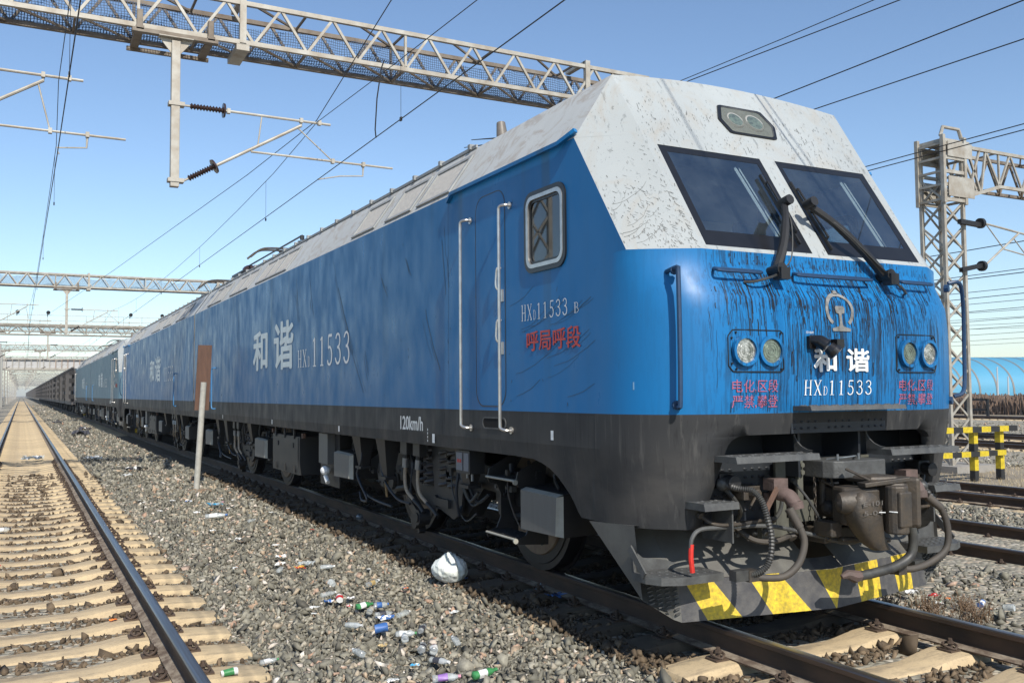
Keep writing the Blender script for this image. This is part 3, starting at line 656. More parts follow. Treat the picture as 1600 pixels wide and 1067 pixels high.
    for i in range(520):
        c_ = rs.choice((-.62, -.45, -.2, .1, .35, .6, .85)) if rs.random() < .7 else rs.uniform(-1.05, 1.05)
        x = c_+rs.gauss(0, .13); z = 2.50-abs(rs.gauss(0, .27))
        if abs(x) > 1.08 or z < 1.5: continue
        L_ = rs.choice((.008, .015, .03, .06, .12, .28))*rs.uniform(.6, 1.4); sl_ = rs.uniform(-.10, .04)*(1 if z > 2.1 else .3); k = max(2, int(L_/.03)+2)
        z1 = max(1.45, z-L_); ribbon(front_map, [(x+sl_*(z-(z+(z1-z)*t/(k-1)))+.002*math.sin(t*2.1+x*9), z+(z1-z)*t/(k-1)) for t in range(k)], rs.choice((.0015, .002, .003, .005, .008)), .0016)
    for i in range(70):
        x = rs.choice((-1, 1))*rs.uniform(.57, .97); z = rs.uniform(1.50, 1.68); L_ = rs.uniform(.02, .10); ribbon(front_map, [(x, z), (x+rs.uniform(-.002, .002), max(1.45, z-L_))], rs.uniform(.0015, .004), .0068)
    for i in range(260):
        x = rs.gauss(0, .55); z = rs.uniform(1.75, 2.3)
        if abs(x) > 1.12: continue
        L_ = rs.uniform(.12, .5); k = 9; z1 = max(1.45, z-L_); ribbon(front_map, [(x+.003*math.sin(t*1.7+x*9), lerp(z, z1, t/(k-1))) for t in range(k)], rs.choice((.0012, .0018, .0025)), .0022)
    tag(Dp.build('oil_stain', plain('oil_grime', (.012, .013, .016), .45), body, fix=False), kind='stuff')
    Dp = MB()
    for i in range(420):
        x = rs.uniform(-1.08, 1.08); z = rs.uniform(2.53, 3.98)
        if z < 3.35 and (.07 < abs(x) < 1.04): z = rs.uniform(3.37, 3.85)
        if abs(x) < .30 and 3.52 < z < 3.84: continue
        if z > 3.78: continue
        L_ = rs.uniform(.004, .022)*(2.5 if rs.random() < .15 else 1); ribbon(panel_map, [(x, z), (x-.15*L_, z-L_)], rs.uniform(.002, .006), .0015)
    def facet(a, z, d=0):   # left white corner facet: a 0 at its outer crease .. 1 at the windscreen crease
        xo, yo = -1.5, 4.955+(z-2.515)*.70; xn, yn = -xi(z), panel_y(z); nn_ = Vector((-.5, -.75, .43)).normalized()*d; return (lerp(xo, xn, a)+nn_.x, lerp(yo, yn, a)+nn_.y, z+nn_.z)
    for i in range(300):
        a = min(.97, max(.02, rs.gauss(.62, .28))); z = 2.53+abs(rs.gauss(.12, .30))
        if z > 3.35: continue
        L_ = rs.uniform(.004, .02); da = rs.uniform(-.02, .10)*(1.0 if rs.random() < .6 else 0); ribbon(facet, [(a, z), (a+da*.6, z-L_)], rs.uniform(.006, .014), .002)
    for i in range(7):   # wind-swept arcs
        z0 = rs.uniform(2.55, 2.95); a0 = rs.uniform(.02, .25); a1 = a0+rs.uniform(.3, .7); pts = [(lerp(a0, a1, t/9), z0+.16*(t/9)**1.7*rs.uniform(.9, 1.1)) for t in range(10)]
        for (aa, za_), (ab, zb_) in zip(pts, pts[1:]): 
            if ab < .97: Dp.poly([facet(aa, za_, .002), facet(ab, zb_, .002), facet(ab, zb_+.003, .002), facet(aa, za_+.003, .002)])
    tag(Dp.build('speck', plain('grime_spatter', (.13, .135, .13), .6), body, fix=False), kind='stuff')
    Dp = MB()
    def flank(y, z, d=0): return (-1.5-d, y, z)
    def frib(pts, w_):
        for (ya_, za_), (yb_, zb_) in zip(pts, pts[1:]):
            dx_, dz_ = yb_-ya_, zb_-za_; l_ = math.hypot(dx_, dz_) or 1; nx_, nz_ = -dz_/l_*w_/2, dx_/l_*w_/2
            Dp.poly([flank(ya_-nx_, za_-nz_, .0016), flank(yb_-nx_, zb_-nz_, .0016), flank(yb_+nx_, zb_+nz_, .0016), flank(ya_+nx_, za_+nz_, .0016)])
    for i in range(16):   # swept scuffs behind the nose
        y0_, z0_ = rs.uniform(5.45, 6.6), rs.uniform(1.55, 2.45); ln = rs.uniform(.2, .8); pts = [(y0_-ln*t/7, z0_+.32*ln*(t/7)**1.6+rs.uniform(-.004, .004)) for t in range(8)]; pts = [p for p in pts if p[0] > 5.32]
        if len(pts) > 1: frib(pts, rs.uniform(.002, .004))
    for y0_, z0_, z1_, dy in ((11.35, 3.38, 1.95, -.9), (11.3, 3.2, 1.6, -1.15), (10.9, 2.5, 1.6, -.5), (17.2, 3.4, 2.2, -.1), (17.25, 3.0, 2.0, -.15), (9.6, 2.9, 2.6, -.25), (8.4, 2.4, 1.8, -.35), (8.9, 3.0, 2.7, -.2), (13.2, 3.3, 2.6, -.2), (12.5, 3.2, 2.4, -.3), (7.9, 3.2, 2.5, -.1), (10.2, 2.2, 1.5, -.3)):
        for q in range(3):
            o_ = rs.uniform(-.06, .06); pts = [(y0_+o_+dy*(t/12)**1.3+rs.uniform(-.006, .006), lerp(z0_, z1_, t/12)) for t in range(13)]; a_, b2_ = sorted((rs.randint(0, 6), rs.randint(7, 13))); frib(pts[a_:b2_], rs.uniform(.004, .012))
    for i in range(60): y_, z_ = rs.uniform(5.5, 15), rs.uniform(1.5, 3.3); frib([(y_, z_), (y_+rs.uniform(-.02, .02), z_-rs.uniform(.01, .04))], rs.uniform(.004, .010))
    tag(Dp.build('stain', plain('flank_grime', (.016, .055, .105), .5), body, fix=False), kind='stuff')
    Dp = MB(); frib([(7.80, 1.10), (7.80, 1.44)], .007); frib([(7.80, 1.44), (7.80, 3.36)], .003); frib([(5.38, .76), (5.36, 1.44)], .004)
    for z_ in (1.435,): frib([(21.9, z_), (5.35, z_)], .006)
    Dp.build('lines', plain('seam_dark', (.012, .02, .03), .6), body, fix=False)
    # hoisting mark on the skirt
    Dp = MB(); cy_, cz_ = 5.52, .98
    # ---- headlights in their plates
    for sg in (-1, 1):
        P_ = MB(); cx = sg*.765
        def ch(k):
            w0, h0 = .225*k, .135*k; c_ = .05*k
            pts = [(-w0*.85, h0), (w0, h0), (w0, -h0), (-w0*.85, -h0), (-w0, -h0*.7), (-w0, h0*.7)]
            return [(cx+x*(1 if sg < 0 else -1), 1.845+z) for x, z in pts]
        o = ch(1.0); i_ = ch(.965); m_ = len(o)
        path = []
        for i in range(m_+1):
            a, b_ = o[i % m_], o[(i+1) % m_]
            for t in (.06, .3, .5, .7, .94): path.append(front_map(lerp(a[0], b_[0], t), lerp(a[1], b_[1], t), .001))
        P_.tube(path[:m_*5+1], .0045, 6, 0)
        for q in i_: P_.cyl(front_map(cx+(q[0]-cx)*.93, 1.845+(q[1]-1.845)*.9, .0), front_map(cx+(q[0]-cx)*.93, 1.845+(q[1]-1.845)*.9, .012), .007, .006, 6, 0)
        pl = P_.build('lamp_plate', 'gloss', root, fix=False)
        for dx, mt in ((.108, 'lensw'), (-.108, 'lensg')):
            c = Vector(front_map(cx+sg*dx, 1.845, 0)); Lp = MB(); k = 24; fwd = Vector((sg*.06, -1, 0)).normalized()
            e1 = Vector((0, 0, 1)); e2 = fwd.cross(e1)
            def cir(r, d): return [c+fwd*d+(e1*math.sin(2*math.pi*i/k)*r+e2*math.cos(2*math.pi*i/k)*r) for i in range(k)]
            Lp.ring(cir(.100, .0), cir(.080, .0), fwd*.028, 0); lo = Lp.build('headlight', 'blue', pl, smooth=True)
            Lp = MB(); Lp.prism(cir(.084, .010), fwd*.003, 0)
            for rr_ in (.062, .044, .026): Lp.ring(cir(rr_, .013), cir(rr_-.006, .013), fwd*.0025, 0)
            Lp.build('lens', mt, lo, smooth=False)
    # grab rails under the windscreens
    for x0, x1 in ((-1.03, -.66), (-.34, .37), (.69, 1.03)):
        z = 2.375; H_ = MB(); m_ = .045
        pt = [front_map(x0+.03, z+.012, 0), front_map(x0, z-.004, .06), front_map(x0+.04, z-.012, .075), front_map((x0+x1)/2, z-.014, .08), front_map(x1-.04, z-.012, .075), front_map(x1, z-.004, .06), front_map(x1-.03, z+.012, 0)]
        H_.tube(bez(pt, 5), .011, 8); pt = [front_map(x0+.03, z+.012, .012), front_map(x1-.03, z+.012, .012)]; H_.tube(pt, .009, 8); H_.build('front_grab_rail', plain('grimy_blue', (.012, .045, .11)), root, smooth=True)
    # corner handrails
    for sg in (-1, 1):
        H_ = MB(); x = sg*1.30
        yb = surf(1.30, 1.9)
        if sg < 0: pt = [(x, surf(1.3, 2.36), 2.36), (x*1.02, yb-.05, 2.37), (x*1.02, yb-.065, 2.33), (x*1.02, yb-.07, 1.9), (x*1.02, yb-.065, 1.53), (x*1.02, yb-.05, 1.49), (x, yb, 1.50)]
        else: pt = [(1.33, yb-.0, 2.40), (1.40, yb-.03, 2.41), (1.46, yb-.02, 2.36), (1.53, yb+.02, 2.18), (1.55, yb+.04, 1.9), (1.53, yb+.03, 1.66), (1.46, yb+.0, 1.56), (1.40, yb+.03, 1.53)]
        H_.tube(bez(pt, 5), .016, 8); H_.cyl((x, yb+.01, 2.36), (x*1.01, yb-.02, 2.36), .03, .03, 8); H_.cyl((x, yb+.01, 1.50), (x*1.01, yb-.02, 1.50), .03, .03, 8)
        H_.build('corner_handrail', plain('grimy_blue', (.012, .045, .11)), root, smooth=True)
    # wipers
    for pv, arm, blade, tail in (((-.52, 2.385), (-.26, 2.83), ((-.195, 3.16), (-.175, 2.60)), (-.80, 2.30)), ((.54, 2.40), (-.02, 2.84), ((.085, 3.13), (.115, 2.575)), (.72, 2.28))):
        Wp = MB(); a = Vector(front_map(pv[0], pv[1], .03)); 
        def pm(x, z, d): 
            p = Vector(panel_map(x, z, d)) if z > 2.515 else Vector(front_map(x, z, d)); return p
        b_ = pm(*arm, .13); top = b_
        mid = a.lerp(b_, .35)+Vector((0, -.06, 0))
        Wp.tube(bez([a+Vector((0, -.03, 0)), mid, a.lerp(b_, .7)+Vector((0, -.045, .01)), b_], 4), [.032]*4+[.030]*4+[.026]*5, 8)
        Wp.cyl(a+Vector((0, .04, 0)), a+Vector((0, -.09, .01)), .035, .045, 10); Wp.cyl(b_-Vector((0, -.03, 0)), b_+Vector((0, -.06, .02)), .036, .036, 10)
        Wp.box(a.x-.03, a.x+.05, a.y-.11, a.y-.03, a.z-.06, a.z+.02)
        wa = Wp.build('wiper_arm', 'black', root, smooth=True)
        Bl = MB(); p, q = pm(*blade[0], .02), pm(*blade[1], .02); Bl.bar(p, q, .014, .022)
        p2, q2 = pm(*blade[0], .05), pm(*blade[1], .05); Bl.bar(p2.lerp(q2, .14), p2.lerp(q2, .86), .016, .012); mm = p2.lerp(q2, .5); Bl.bar(b_+Vector((0, -.02, 0)), mm, .03, .014)
        Bl.bar(p.lerp(q, .14), p2.lerp(q2, .14), .012); Bl.bar(p.lerp(q, .86), p2.lerp(q2, .86), .012)
        Bl.build('wiper_blade', 'black', wa)
        Ca = MB(); t_ = Vector(front_map(*tail, .01)); Ca.tube(bez([a+Vector((0, -.05, -.02)), a.lerp(t_, .35)+Vector((0, -.08, -.02)), a.lerp(t_, .8)+Vector((0, -.05, -.015)), t_], 5), .009, 6); Ca.tube(bez([a+Vector((.02, -.07, 0)), a.lerp(b_, .3)+Vector((.04, -.10, -.05)), a.lerp(b_, .7)+Vector((.02, -.08, -.02)), b_], 5), .005, 5)
        Ca.build('wiper_hose', 'hoseblk', wa, smooth=True)
    # jumper socket on the nose
    Cm = MB(); c = Vector(front_map(-.30, 1.915, 0)); Cm.box(c.x-.03, c.x+.03, c.y-.03, c.y+.01, 1.865, 1.95); Cm.tube([c+Vector((.0, -.0, .01)), c+Vector((.03, -.06, 0)), c+Vector((.055, -.10, -.035))], [.034, .042, .046], 12)
    d = Vector((.45, -.55, -.70)).normalized(); p = c+Vector((.06, -.11, -.04)); Cm.cyl(p, p+d*.04, .042, .052, 14); Cm.cyl(p+d*.04, p+d*.07, .055, .050, 14); Cm.box(p.x+.02, p.x+.085, p.y-.055, p.y, p.z-.01, p.z+.05)
    Cm.build('jumper_socket', 'gloss', root, smooth=True)

    # ---- steps across the front
    def tread(M_, x0, x1, y0, y1, z0, z1, n=6, mi=0):
        M_.hexa([(x0, y0, z0), (x1, y0, z0), (x1, y1, z0), (x0, y1, z0), (x0, y0+.012, z1), (x1, y0+.012, z1), (x1, y1, z1), (x0, y1, z1)], mi)
        k = max(2, int((x1-x0)/.05))
        for i in range(k):
            for j in range(2):
                xx = x0+(i+.5)*(x1-x0)/k; yy = y0+.035+(y1-y0-.05)*(j+.3*(i % 2))/2; M_.sphere((xx, yy, z1), .014, 6, 4, mi, (1, 1, .5))
    S = MB(); tread(S, -.45, .45, 4.40, 4.60, 1.455, 1.485); S.build('front_step', 'castgrey', root)
    S = MB(); S.box(-.45, .45, 4.585, 4.60, 1.302, 1.455)
    for i in range(14):
        for j in range(3): 
            if i % 5 != 4: S.sphere((-.42+i*.064, 4.583, 1.335+j*.043), .016, 6, 4, 0, (1, .5, .55))
    S.build('toe_board', 'recess', root)
    for sg in (-1, 1):
        S = MB(); a, b_ = sorted((sg*.34, sg*1.05)); tread(S, a, b_, 4.44, 4.66, 1.135, 1.175)
        # curved gusset on the inner end
        pts = [(sg*.34, 4.66, 1.14), (sg*.34, 4.50, 1.19)]+[(sg*.34, 4.50+.17*math.sin(R(t))*1.0, 1.19+.13*(1-math.cos(R(t)))) for t in range(0, 91, 18)]
        S.prism(pts, (sg*.012, 0, 0)); S.build('footboard', 'castgrey', root)
        S = MB(); a, b_ = sorted((sg*.93, sg*1.21)); tread(S, a, b_, 4.56, 4.76, .84, .885); S.box(*sorted((sg*.95, sg*.962)), 4.60, 4.90, .62, .84); S.build('footboard', 'castgrey', root)
    # recess behind the opening
    Q = MB(); Q.box(-1.12, 1.12, 5.02, 5.06, .72, 1.6); Q.box(-.30, -.28, 4.68, 5.02, 1.0, 1.45); Q.box(.28, .30, 4.68, 5.02, 1.0, 1.45); Q.box(-1.3, 1.3, 4.72, 5.06, 1.44, 1.46)
    for sg in (-1, 1): Q.box(*sorted((sg*1.19, sg*1.21)), 4.9, 5.2, .72, 1.44)
    Q.build('buffer_beam_recess', 'recess', root)
    for sg in (-1, 1):
        Q = MB(); a, b_ = sorted((sg*.42, sg*1.02)); Q.box(a, b_, 4.80, 4.815, .72, 1.12)
        for i in range(9):
            for j in range(6):
                if i != 4: Q.sphere((a+.03+i*.065, 4.798, .79+j*.055), .019, 6, 4, 0, (1, .5, .55))
        Q.build('louvred_panel', 'recess', root)
    for sg in (-1, 1):
        Q = MB(); Q.box(*sorted((sg*.36, sg*.45)), 4.74, 4.76, .66, 1.12); Q.box(*sorted((sg*.30, sg*.58)), 4.745, 4.79, .60, .72); Q.build('bracket_plate', 'olive', root)
        Q = MB(); Q.box(*sorted((sg*.24, sg*.29)), 4.70, 4.72, .75, 1.12); Q.box(*sorted((sg*.16, sg*.34)), 4.68, 4.71, .70, .84)
        for z in (1.03, 1.08): Q.cyl((sg*.265, 4.70, z), (sg*.265, 4.672, z), .018, .018, 6)
        Q.build('chain_bracket', 'olive', root)
    # coupler pocket casting and coupler head
    Q = MB(); pts = [(x, y) for x, y in ((-.22, 4.90), (-.22, 4.54), (-.19, 4.47), (-.13, 4.44), (.27, 4.44), (.27, 4.90))]
    Q.prism([(x, y, 1.00) for x, y in pts], (0, 0, .115)); Q.build('striker_casting', 'castgrey', root, bevel=.008)
    Q = MB(); Q.tube(bez([(-.12, 4.60, 1.118), (-.05, 4.50, 1.135), (.05, 4.50, 1.14), (.14, 4.60, 1.12)], 5), .006, 6); Q.cyl((-.09, 4.53, 1.115), (-.09, 4.53, 1.155), .008, .008, 6); Q.cyl((.11, 4.53, 1.115), (.11, 4.53, 1.155), .008, .008, 6); Q.build('lifting_wire', 'silver', root, smooth=True)
    K = MB()
    K.box(-.10, .10, 4.45, 4.95, .72, .93)                                     # shank
    def sec(P, z0, z1): K.prism([(x, y, z0) for x, y in P], (0, 0, z1-z0))
    sec([(-.17, 4.52), (-.20, 4.40), (-.13, 4.28), (.0, 4.26), (.05, 4.36), (.05, 4.52)], .70, .95)      # guard-arm side
    sec([(.05, 4.52), (.02, 4.36), (.05, 4.22), (.13, 4.17), (.20, 4.20), (.22, 4.30), (.17, 4.52)], .66, .98)
    sec([(.20, 4.55), (.20, 4.22), (.245, 4.15), (.285, 4.18), (.29, 4.50)], .68, 1.01)  # guard arm plate
    sec([(-.06, 4.52), (-.04, 4.30), (.14, 4.22), (.20, 4.40), (.18, 4.55)], .975, 1.02)
    hd = K.build('coupler_head', 'cast', root, bevel=.022)
    K = MB(); K.tube([(.075, 4.20, .655), (.075, 4.20, .965)], [.075, .075], 18); K.box(.02, .13, 4.12, 4.22, .70, .93)
    K.build('knuckle', 'cast', hd, bevel=.012)
    K = MB(); K.tube([(-.30, 4.36, .86), (-.285, 4.35, .86), (-.24, 4.33, .86), (-.12, 4.30, .86)], [.03, .062, .075, .085], 14); K.build('coupler_nose', 'cast', hd, smooth=True)
    K = MB(); sections = [(.925, -.20, -.06, .05), (.90, -.235, -.02, .075), (.83, -.25, .0, .085), (.76, -.235, .0, .085), (.70, -.205, .01, .08), (.64, -.16, .03, .065), (.58, -.10, .07, .05), (.54, -.03, .11, .035)]
    rg = []
    for z, xa, xb, th in sections:
        cxm = (xa+xb)/2; w_ = (xb-xa)/2; rg.append([(cxm+w_*math.copysign(abs(math.cos(a))**.6, math.cos(a)), 4.30+th*math.copysign(abs(math.sin(a))**.6, math.sin(a)), z) for a in [k*math.pi/9 for k in range(18)]])
    for A_, B_ in zip(rg, rg[1:]):
        for k in range(18): K.poly([A_[k], A_[(k+1) % 18], B_[(k+1) % 18], B_[k]])
    K.poly(rg[0]); K.poly(rg[-1]); K.build('coupler_jaw', 'cast', hd, smooth=True)
    K = MB(); K.bar((-.13, 4.30, .97), (.20, 4.22, 1.0), .09, .03); K.bar((-.09, 4.26, 1.0), (-.16, 4.40, 1.07), .03, .015); K.build('lock_lift_bar', 'cast', hd, bevel=.006)
    K = MB(); K.tube(bez([(-.08, 4.206, .80), (-.03, 4.20, .797)], 2), .003, 5); K.tube([(.0+.075*math.cos(R(t))+.075, 4.20+.076*math.sin(R(t)), .80) for t in range(185, 300, 12)], .004, 5); K.tube([(.286, 4.20, .81), (.30, 4.25, .81), (.30, 4.30, .81)], .004, 5); K.build('paint_line', 'letter', hd)
    vs, fs, w0, h0 = text_mesh('E-101', 1, 0)
    K = MB(); K.mesh([(-.215+v[0]*.17/w0, 4.206, .845+v[1]*.030/h0) for v in vs], fs); vs, fs, w0, h0 = text_mesh('5-04', 1, 0); K.mesh([(-.215+v[0]*.17/w0, 4.206, .785+v[1]*.030/h0) for v in vs], fs); K.build('cast_letters', plain('worn_cast', (.13, .12, .11)), hd, fix=False)
    # brake hoses with angle cocks
    for sg in (-1, 1):
        H_ = MB(); tx = sg*.62
        H_.box(tx-.075, tx+.045, 4.50, 4.60, .945, 1.02, 1); H_.tube(bez([(tx-.10*sg, 4.66, .93), (tx, 4.55, .925), (tx-sg*.02, 4.47, .91), (tx-sg*.03, 4.43, .86)], 4), .048, 10, 1); H_.cyl((tx-.03, 4.62, .92), (tx-.03, 4.62, .76), .02, .02, 8, 1)
        H_.cyl((tx-sg*.03, 4.43, .875), (tx-sg*.035, 4.42, .83), .052, .050, 10, 1); H_.bar((tx-.05, 4.50, .96), (tx-.20, 4.44, .84), .016, .035, 2)
        ck = H_.build('angle_cock', ['hose', 'rustpaint', 'rust'], root, smooth=True)
        H_ = MB()
        if sg < 0: pt = [(-.65, 4.42, .84), (-.60, 4.38, .72), (-.585, 4.36, .62), (-.64, 4.36, .50), (-.74, 4.38, .43), (-.86, 4.42, .425), (-.94, 4.46, .44)]
        else: pt = [(.65, 4.42, .84), (.74, 4.38, .76), (.78, 4.36, .62), (.76, 4.36, .48), (.64, 4.38, .40), (.48, 4.40, .36), (.36, 4.43, .36)]
        H_.tube(bez(pt, 6), .023, 10, 0); H_.cyl(pt[0], pt[1], .030, .028, 10, 0); a = Vector(pt[-1]); b_ = Vector(pt[-2]); dd = (a-b_).normalized(); H_.cyl(a-dd*.02, a+dd*.07, .034, .03, 10, 1); H_.box(a.x-.05, a.x+.03, a.y-.04, a.y+.03, a.z-.03, a.z+.04, 1)
        H_.build('brake_hose', ['hose', 'cast'], root, smooth=True)
        # ribbed hose
        H_ = MB()
        if sg < 0: pt = [(-.98, 4.66, .99), (-.95, 4.55, .97), (-.90, 4.48, .96), (-.86, 4.44, .90), (-.835, 4.42, .80), (-.82, 4.40, .66), (-.85, 4.40, .52), (-.93, 4.42, .46), (-1.02, 4.46, .45)]
        else: pt = [(.70, 4.50, .90), (.80, 4.44, .76), (.86, 4.42, .60), (.84, 4.42, .46), (.72, 4.42, .38), (.56, 4.44, .37)]
        cp = bez(pt, 14); H_.tube(cp, [.022 if (i % 2) else .016 for i in range(len(cp))], 8, 0); H_.sphere(pt[0], .045, 8, 6, 0); H_.box(pt[-1][0]-.07, pt[-1][0]+.03, pt[-1][1]-.035, pt[-1][1]+.03, pt[-1][2]-.03, pt[-1][2]+.035, 0)
        H_.build('air_hose', 'hoseblk', root, smooth=True)
    H_ = MB(); pt = [(.30, 4.38, .80), (.345, 4.34, .72), (.385, 4.33, .60), (.37, 4.34, .47), (.25, 4.36, .405), (.08, 4.38, .375), (-.06, 4.40, .36)]
    cp = bez(pt, 6); H_.tube(cp, .032, 12, 0); H_.cyl(pt[0], pt[1], .040, .042, 12, 1); H_.cyl((.325, 4.36, .75), (.35, 4.34, .70), .046, .046, 12, 2)
    H_.tube([(-.04, 4.40, .362), (-.10, 4.40, .36), (-.16, 4.41, .38), (-.2, 4.42, .365)], [.03, .042, .03, .015], 8, 1); H_.build('main_brake_hose', ['hoseblk', 'rustpaint', 'cast'], root, smooth=True)
    # uncoupling bar, red lever
    H_ = MB(); H_.tube(bez([(-1.24, 4.66, .47), (-1.25, 4.66, .60), (-1.235, 4.66, .67), (-1.17, 4.66, .715), (-1.0, 4.66, .715), (-.62, 4.64, .70), (-.3, 4.60, .63), (-.03, 4.52, .56), (.10, 4.46, .60)], 6), .014, 8, 0); H_.build('uncoupling_bar', 'castgrey', root, smooth=True)
    H_ = MB(); H_.tube(bez([(-1.24, 4.659, .455), (-1.25, 4.659, .55), (-1.245, 4.659, .63)], 6), .0165, 8, 0); H_.build('red_lever', 'red', root, smooth=True)
    H_ = MB()
    for i in range(9): 
        c = Vector((-.215, 4.62, 1.02-i*.036)); H_.tube([c+Vector((.011*math.cos(t)*(1 if i % 2 else .2), .011*math.cos(t)*(.2 if i % 2 else 1), .02*math.sin(t))) for t in [k*math.pi/4 for k in range(9)]], .004, 5)
    H_.build('safety_chain', 'cast', root)
    H_ = MB(); H_.cyl((-.10, 4.66, 1.0), (-.10, 4.66, .80), .028, .028, 10); H_.sphere((-.11, 4.60, .79), .05, 8, 6); H_.sphere((-.02, 4.58, .78), .04, 8, 6); H_.bar((-.09, 4.6, 1.0), (-.03, 4.56, .78), .012); H_.box(-.30, .9, 4.78, 4.84, .60, .68); H_.build('damper_linkage', 'cast', root, smooth=True)

    for sg in (-1, 1):
        for q, (pts, r_, mt) in enumerate((
            ([(sg*.95, 4.80, 1.02), (sg*.96, 4.70, .98), (sg*.90, 4.66, .90), (sg*.80, 4.70, .80), (sg*.78, 4.78, .72)], .016, 'hoseblk'),
            ([(sg*.50, 4.78, 1.00), (sg*.47, 4.68, .90), (sg*.50, 4.66, .78), (sg*.60, 4.70, .66)], .013, 'hoseblk'),
            ([(sg*1.12, 4.74, .80), (sg*1.05, 4.66, .74), (sg*.85, 4.64, .73), (sg*.55, 4.68, .74)], .012, 'cast'),
            ([(sg*.34, 4.70, .98), (sg*.30, 4.60, .86), (sg*.22, 4.56, .70), (sg*.12, 4.62, .60)], .010, 'hoseblk'),
            ([(sg*.80, 4.78, .70), (sg*.74, 4.66, .62), (sg*.60, 4.62, .60), (sg*.40, 4.66, .62)], .018, 'hose'),
            ([(sg*.15, 4.64, .98), (sg*.10, 4.50, .90), (sg*.16, 4.44, .72), (sg*.24, 4.50, .62)], .008, 'cast'))):
            Z_ = MB(); Z_.tube(bez(pts, 6), r_, 8); Z_.cyl(pts[0], Vector(pts[0])+Vector((0, -.03, -.01)), r_*1.8, r_*1.7, 8); Z_.cyl(pts[-1], Vector(pts[-1])+Vector((0, -.02, -.02)), r_*1.9, r_*1.6, 8); Z_.build('front_pipe', mt, root, smooth=True)
        Z_ = MB(); Z_.box(*sorted((sg*.70, sg*.84)), 4.62, 4.76, .88, .97); Z_.cyl((sg*.77, 4.62, .925), (sg*.77, 4.56, .925), .035, .03, 10); Z_.bar((sg*.77, 4.57, .93), (sg*.86, 4.55, .84), .018, .012); Z_.build('air_cock', 'cast', root, bevel=.006)
        Z_ = MB(); Z_.box(*sorted((sg*.88, sg*1.00)), 4.66, 4.78, .96, 1.06); Z_.cyl((sg*.94, 4.66, 1.01), (sg*.94, 4.60, 1.0), .045, .04, 12); Z_.cyl((sg*.94, 4.60, 1.0), (sg*.94, 4.585, 1.0), .052, .052, 12); Z_.build('jumper_coupling', 'black', root, bevel=.006)
        for k in range(5):
            Z_ = MB(); xx = sg*(.34+.15*k); Z_.cyl((xx, 4.755, .64), (xx, 4.735, .64), .016, .014, 6); Z_.build('bolt', 'castgrey', root)
    Z_ = MB(); Z_.box(-.20, .32, 4.56, 4.80, .56, .66); Z_.box(-.26, -.16, 4.44, 4.60, .62, .72); Z_.box(.34, .42, 4.42, 4.60, .66, .96); Z_.bar((-.16, 4.46, .60), (.30, 4.46, .56), .05, .03); Z_.build('coupler_carrier', 'cast', root, bevel=.01)
    Z_ = MB(); Z_.box(-1.12, 1.12, 5.26, 5.30, .30, .78); Z_.build('plough_backing', 'dark', root)

    # ---- snow plough
    P_ = MB(); ya, za = 4.655, .095
    pl0 = lambda x: 4.655+.175*abs(x)   # plan of the bottom edge
    zt_ = .355
    topx = lambda x: pl0(x)+.035
    nseg = [(-1.17, -.985, 1), (-.985, -.73, 0), (-.73, -.52, 1), (-.52, -.23, 0), (-.23, -.03, 1), (-.03, 0, 2), (0, .03, 2), (.03, .28, 1), (.28, .50, 0), (.50, .72, 1), (.72, .985, 0), (.985, 1.17, 1)]
    # slanted stripes: bottom x and top x
    sb = [-1.17, -.985, -.73, -.50, -.20, -.004, .004, .30, .56, .79, .985, 1.17]
    st = [-1.17, -1.13, -.93, -.66, -.42, -.13, .13, .27, .56, .74, .985, 1.17]
    mi = [1, 0, 1, 0, 1, 2, 1, 0, 1, 0, 1]
    for i in range(11):
        b0, b1, t0, t1 = sb[i], sb[i+1], st[i], st[i+1]
        if mi[i] == 2:
            P_.poly([(b0, pl0(b0), za), (0, pl0(0), za), (0, topx(0), zt_), (t0, topx(t0), zt_)], 0); P_.poly([(0, pl0(0), za), (b1, pl0(b1), za), (t1, topx(t1), zt_), (0, topx(0), zt_)], 0)
        else:
            k = 4
            for j in range(k):
                u_, v_ = j/k, (j+1)/k; P_.poly([(lerp(b0, b1, u_), pl0(lerp(b0, b1, u_)), za), (lerp(b0, b1, v_), pl0(lerp(b0, b1, v_)), za), (lerp(t0, t1, v_), topx(lerp(t0, t1, v_)), zt_), (lerp(t0, t1, u_), topx(lerp(t0, t1, u_)), zt_)], mi[i])
    pb = P_.build('plough_blade', ['yellow', 'plowblk'], root, fix=True)
    P_ = MB()
    for sg in (-1, 1):
        f_ = [(sg*.13, topx(.13), .357), (sg*1.17, topx(1.17), .357), (sg*1.17, 5.24, .70), (sg*.13, 5.15, .70)]
        P_.poly(f_, 0); P_.poly([(0, topx(0), .357), (sg*.13, topx(.13), .357), (sg*.13, topx(.13)+.10, .42), (0, topx(0)+.10, .42)], 1)
        P_.poly([(sg*1.17, pl0(1.17), za), (sg*1.22, 4.885, .115), (sg*1.43, 4.93, .25), (sg*1.45, 5.52, .69), (sg*1.17, 5.24, .70), (sg*1.17, topx(1.17), zt_)], 0)
        P_.poly([(sg*1.17, 4.95, .70), (sg*1.45, 5.0, .72), (sg*1.45, 5.52, .69), (sg*1.17, 5.24, .70)], 0)
        P_.poly([(sg*1.45, 4.98, .72), (sg*1.45, 5.52, .69), (sg*1.43, 4.93, .25)], 0)
        # louvres punched in the wing
        for r_ in range(7):
            for c_ in range(4):
                u_ = (c_+.5)/4.6; v_ = (r_+.6)/8
                a = Vector((sg*1.17, lerp(4.86, 4.90, v_), lerp(.12, .36, v_))); b2 = Vector((sg*1.43, lerp(4.93, 5.0, v_), lerp(.24, .42, v_))); p = a.lerp(b2, u_)+Vector((0, -.006, 0)); P_.bar(p-Vector((.018, 0, .002)), p+Vector((.018, 0, .006)), .014, .008, 2)
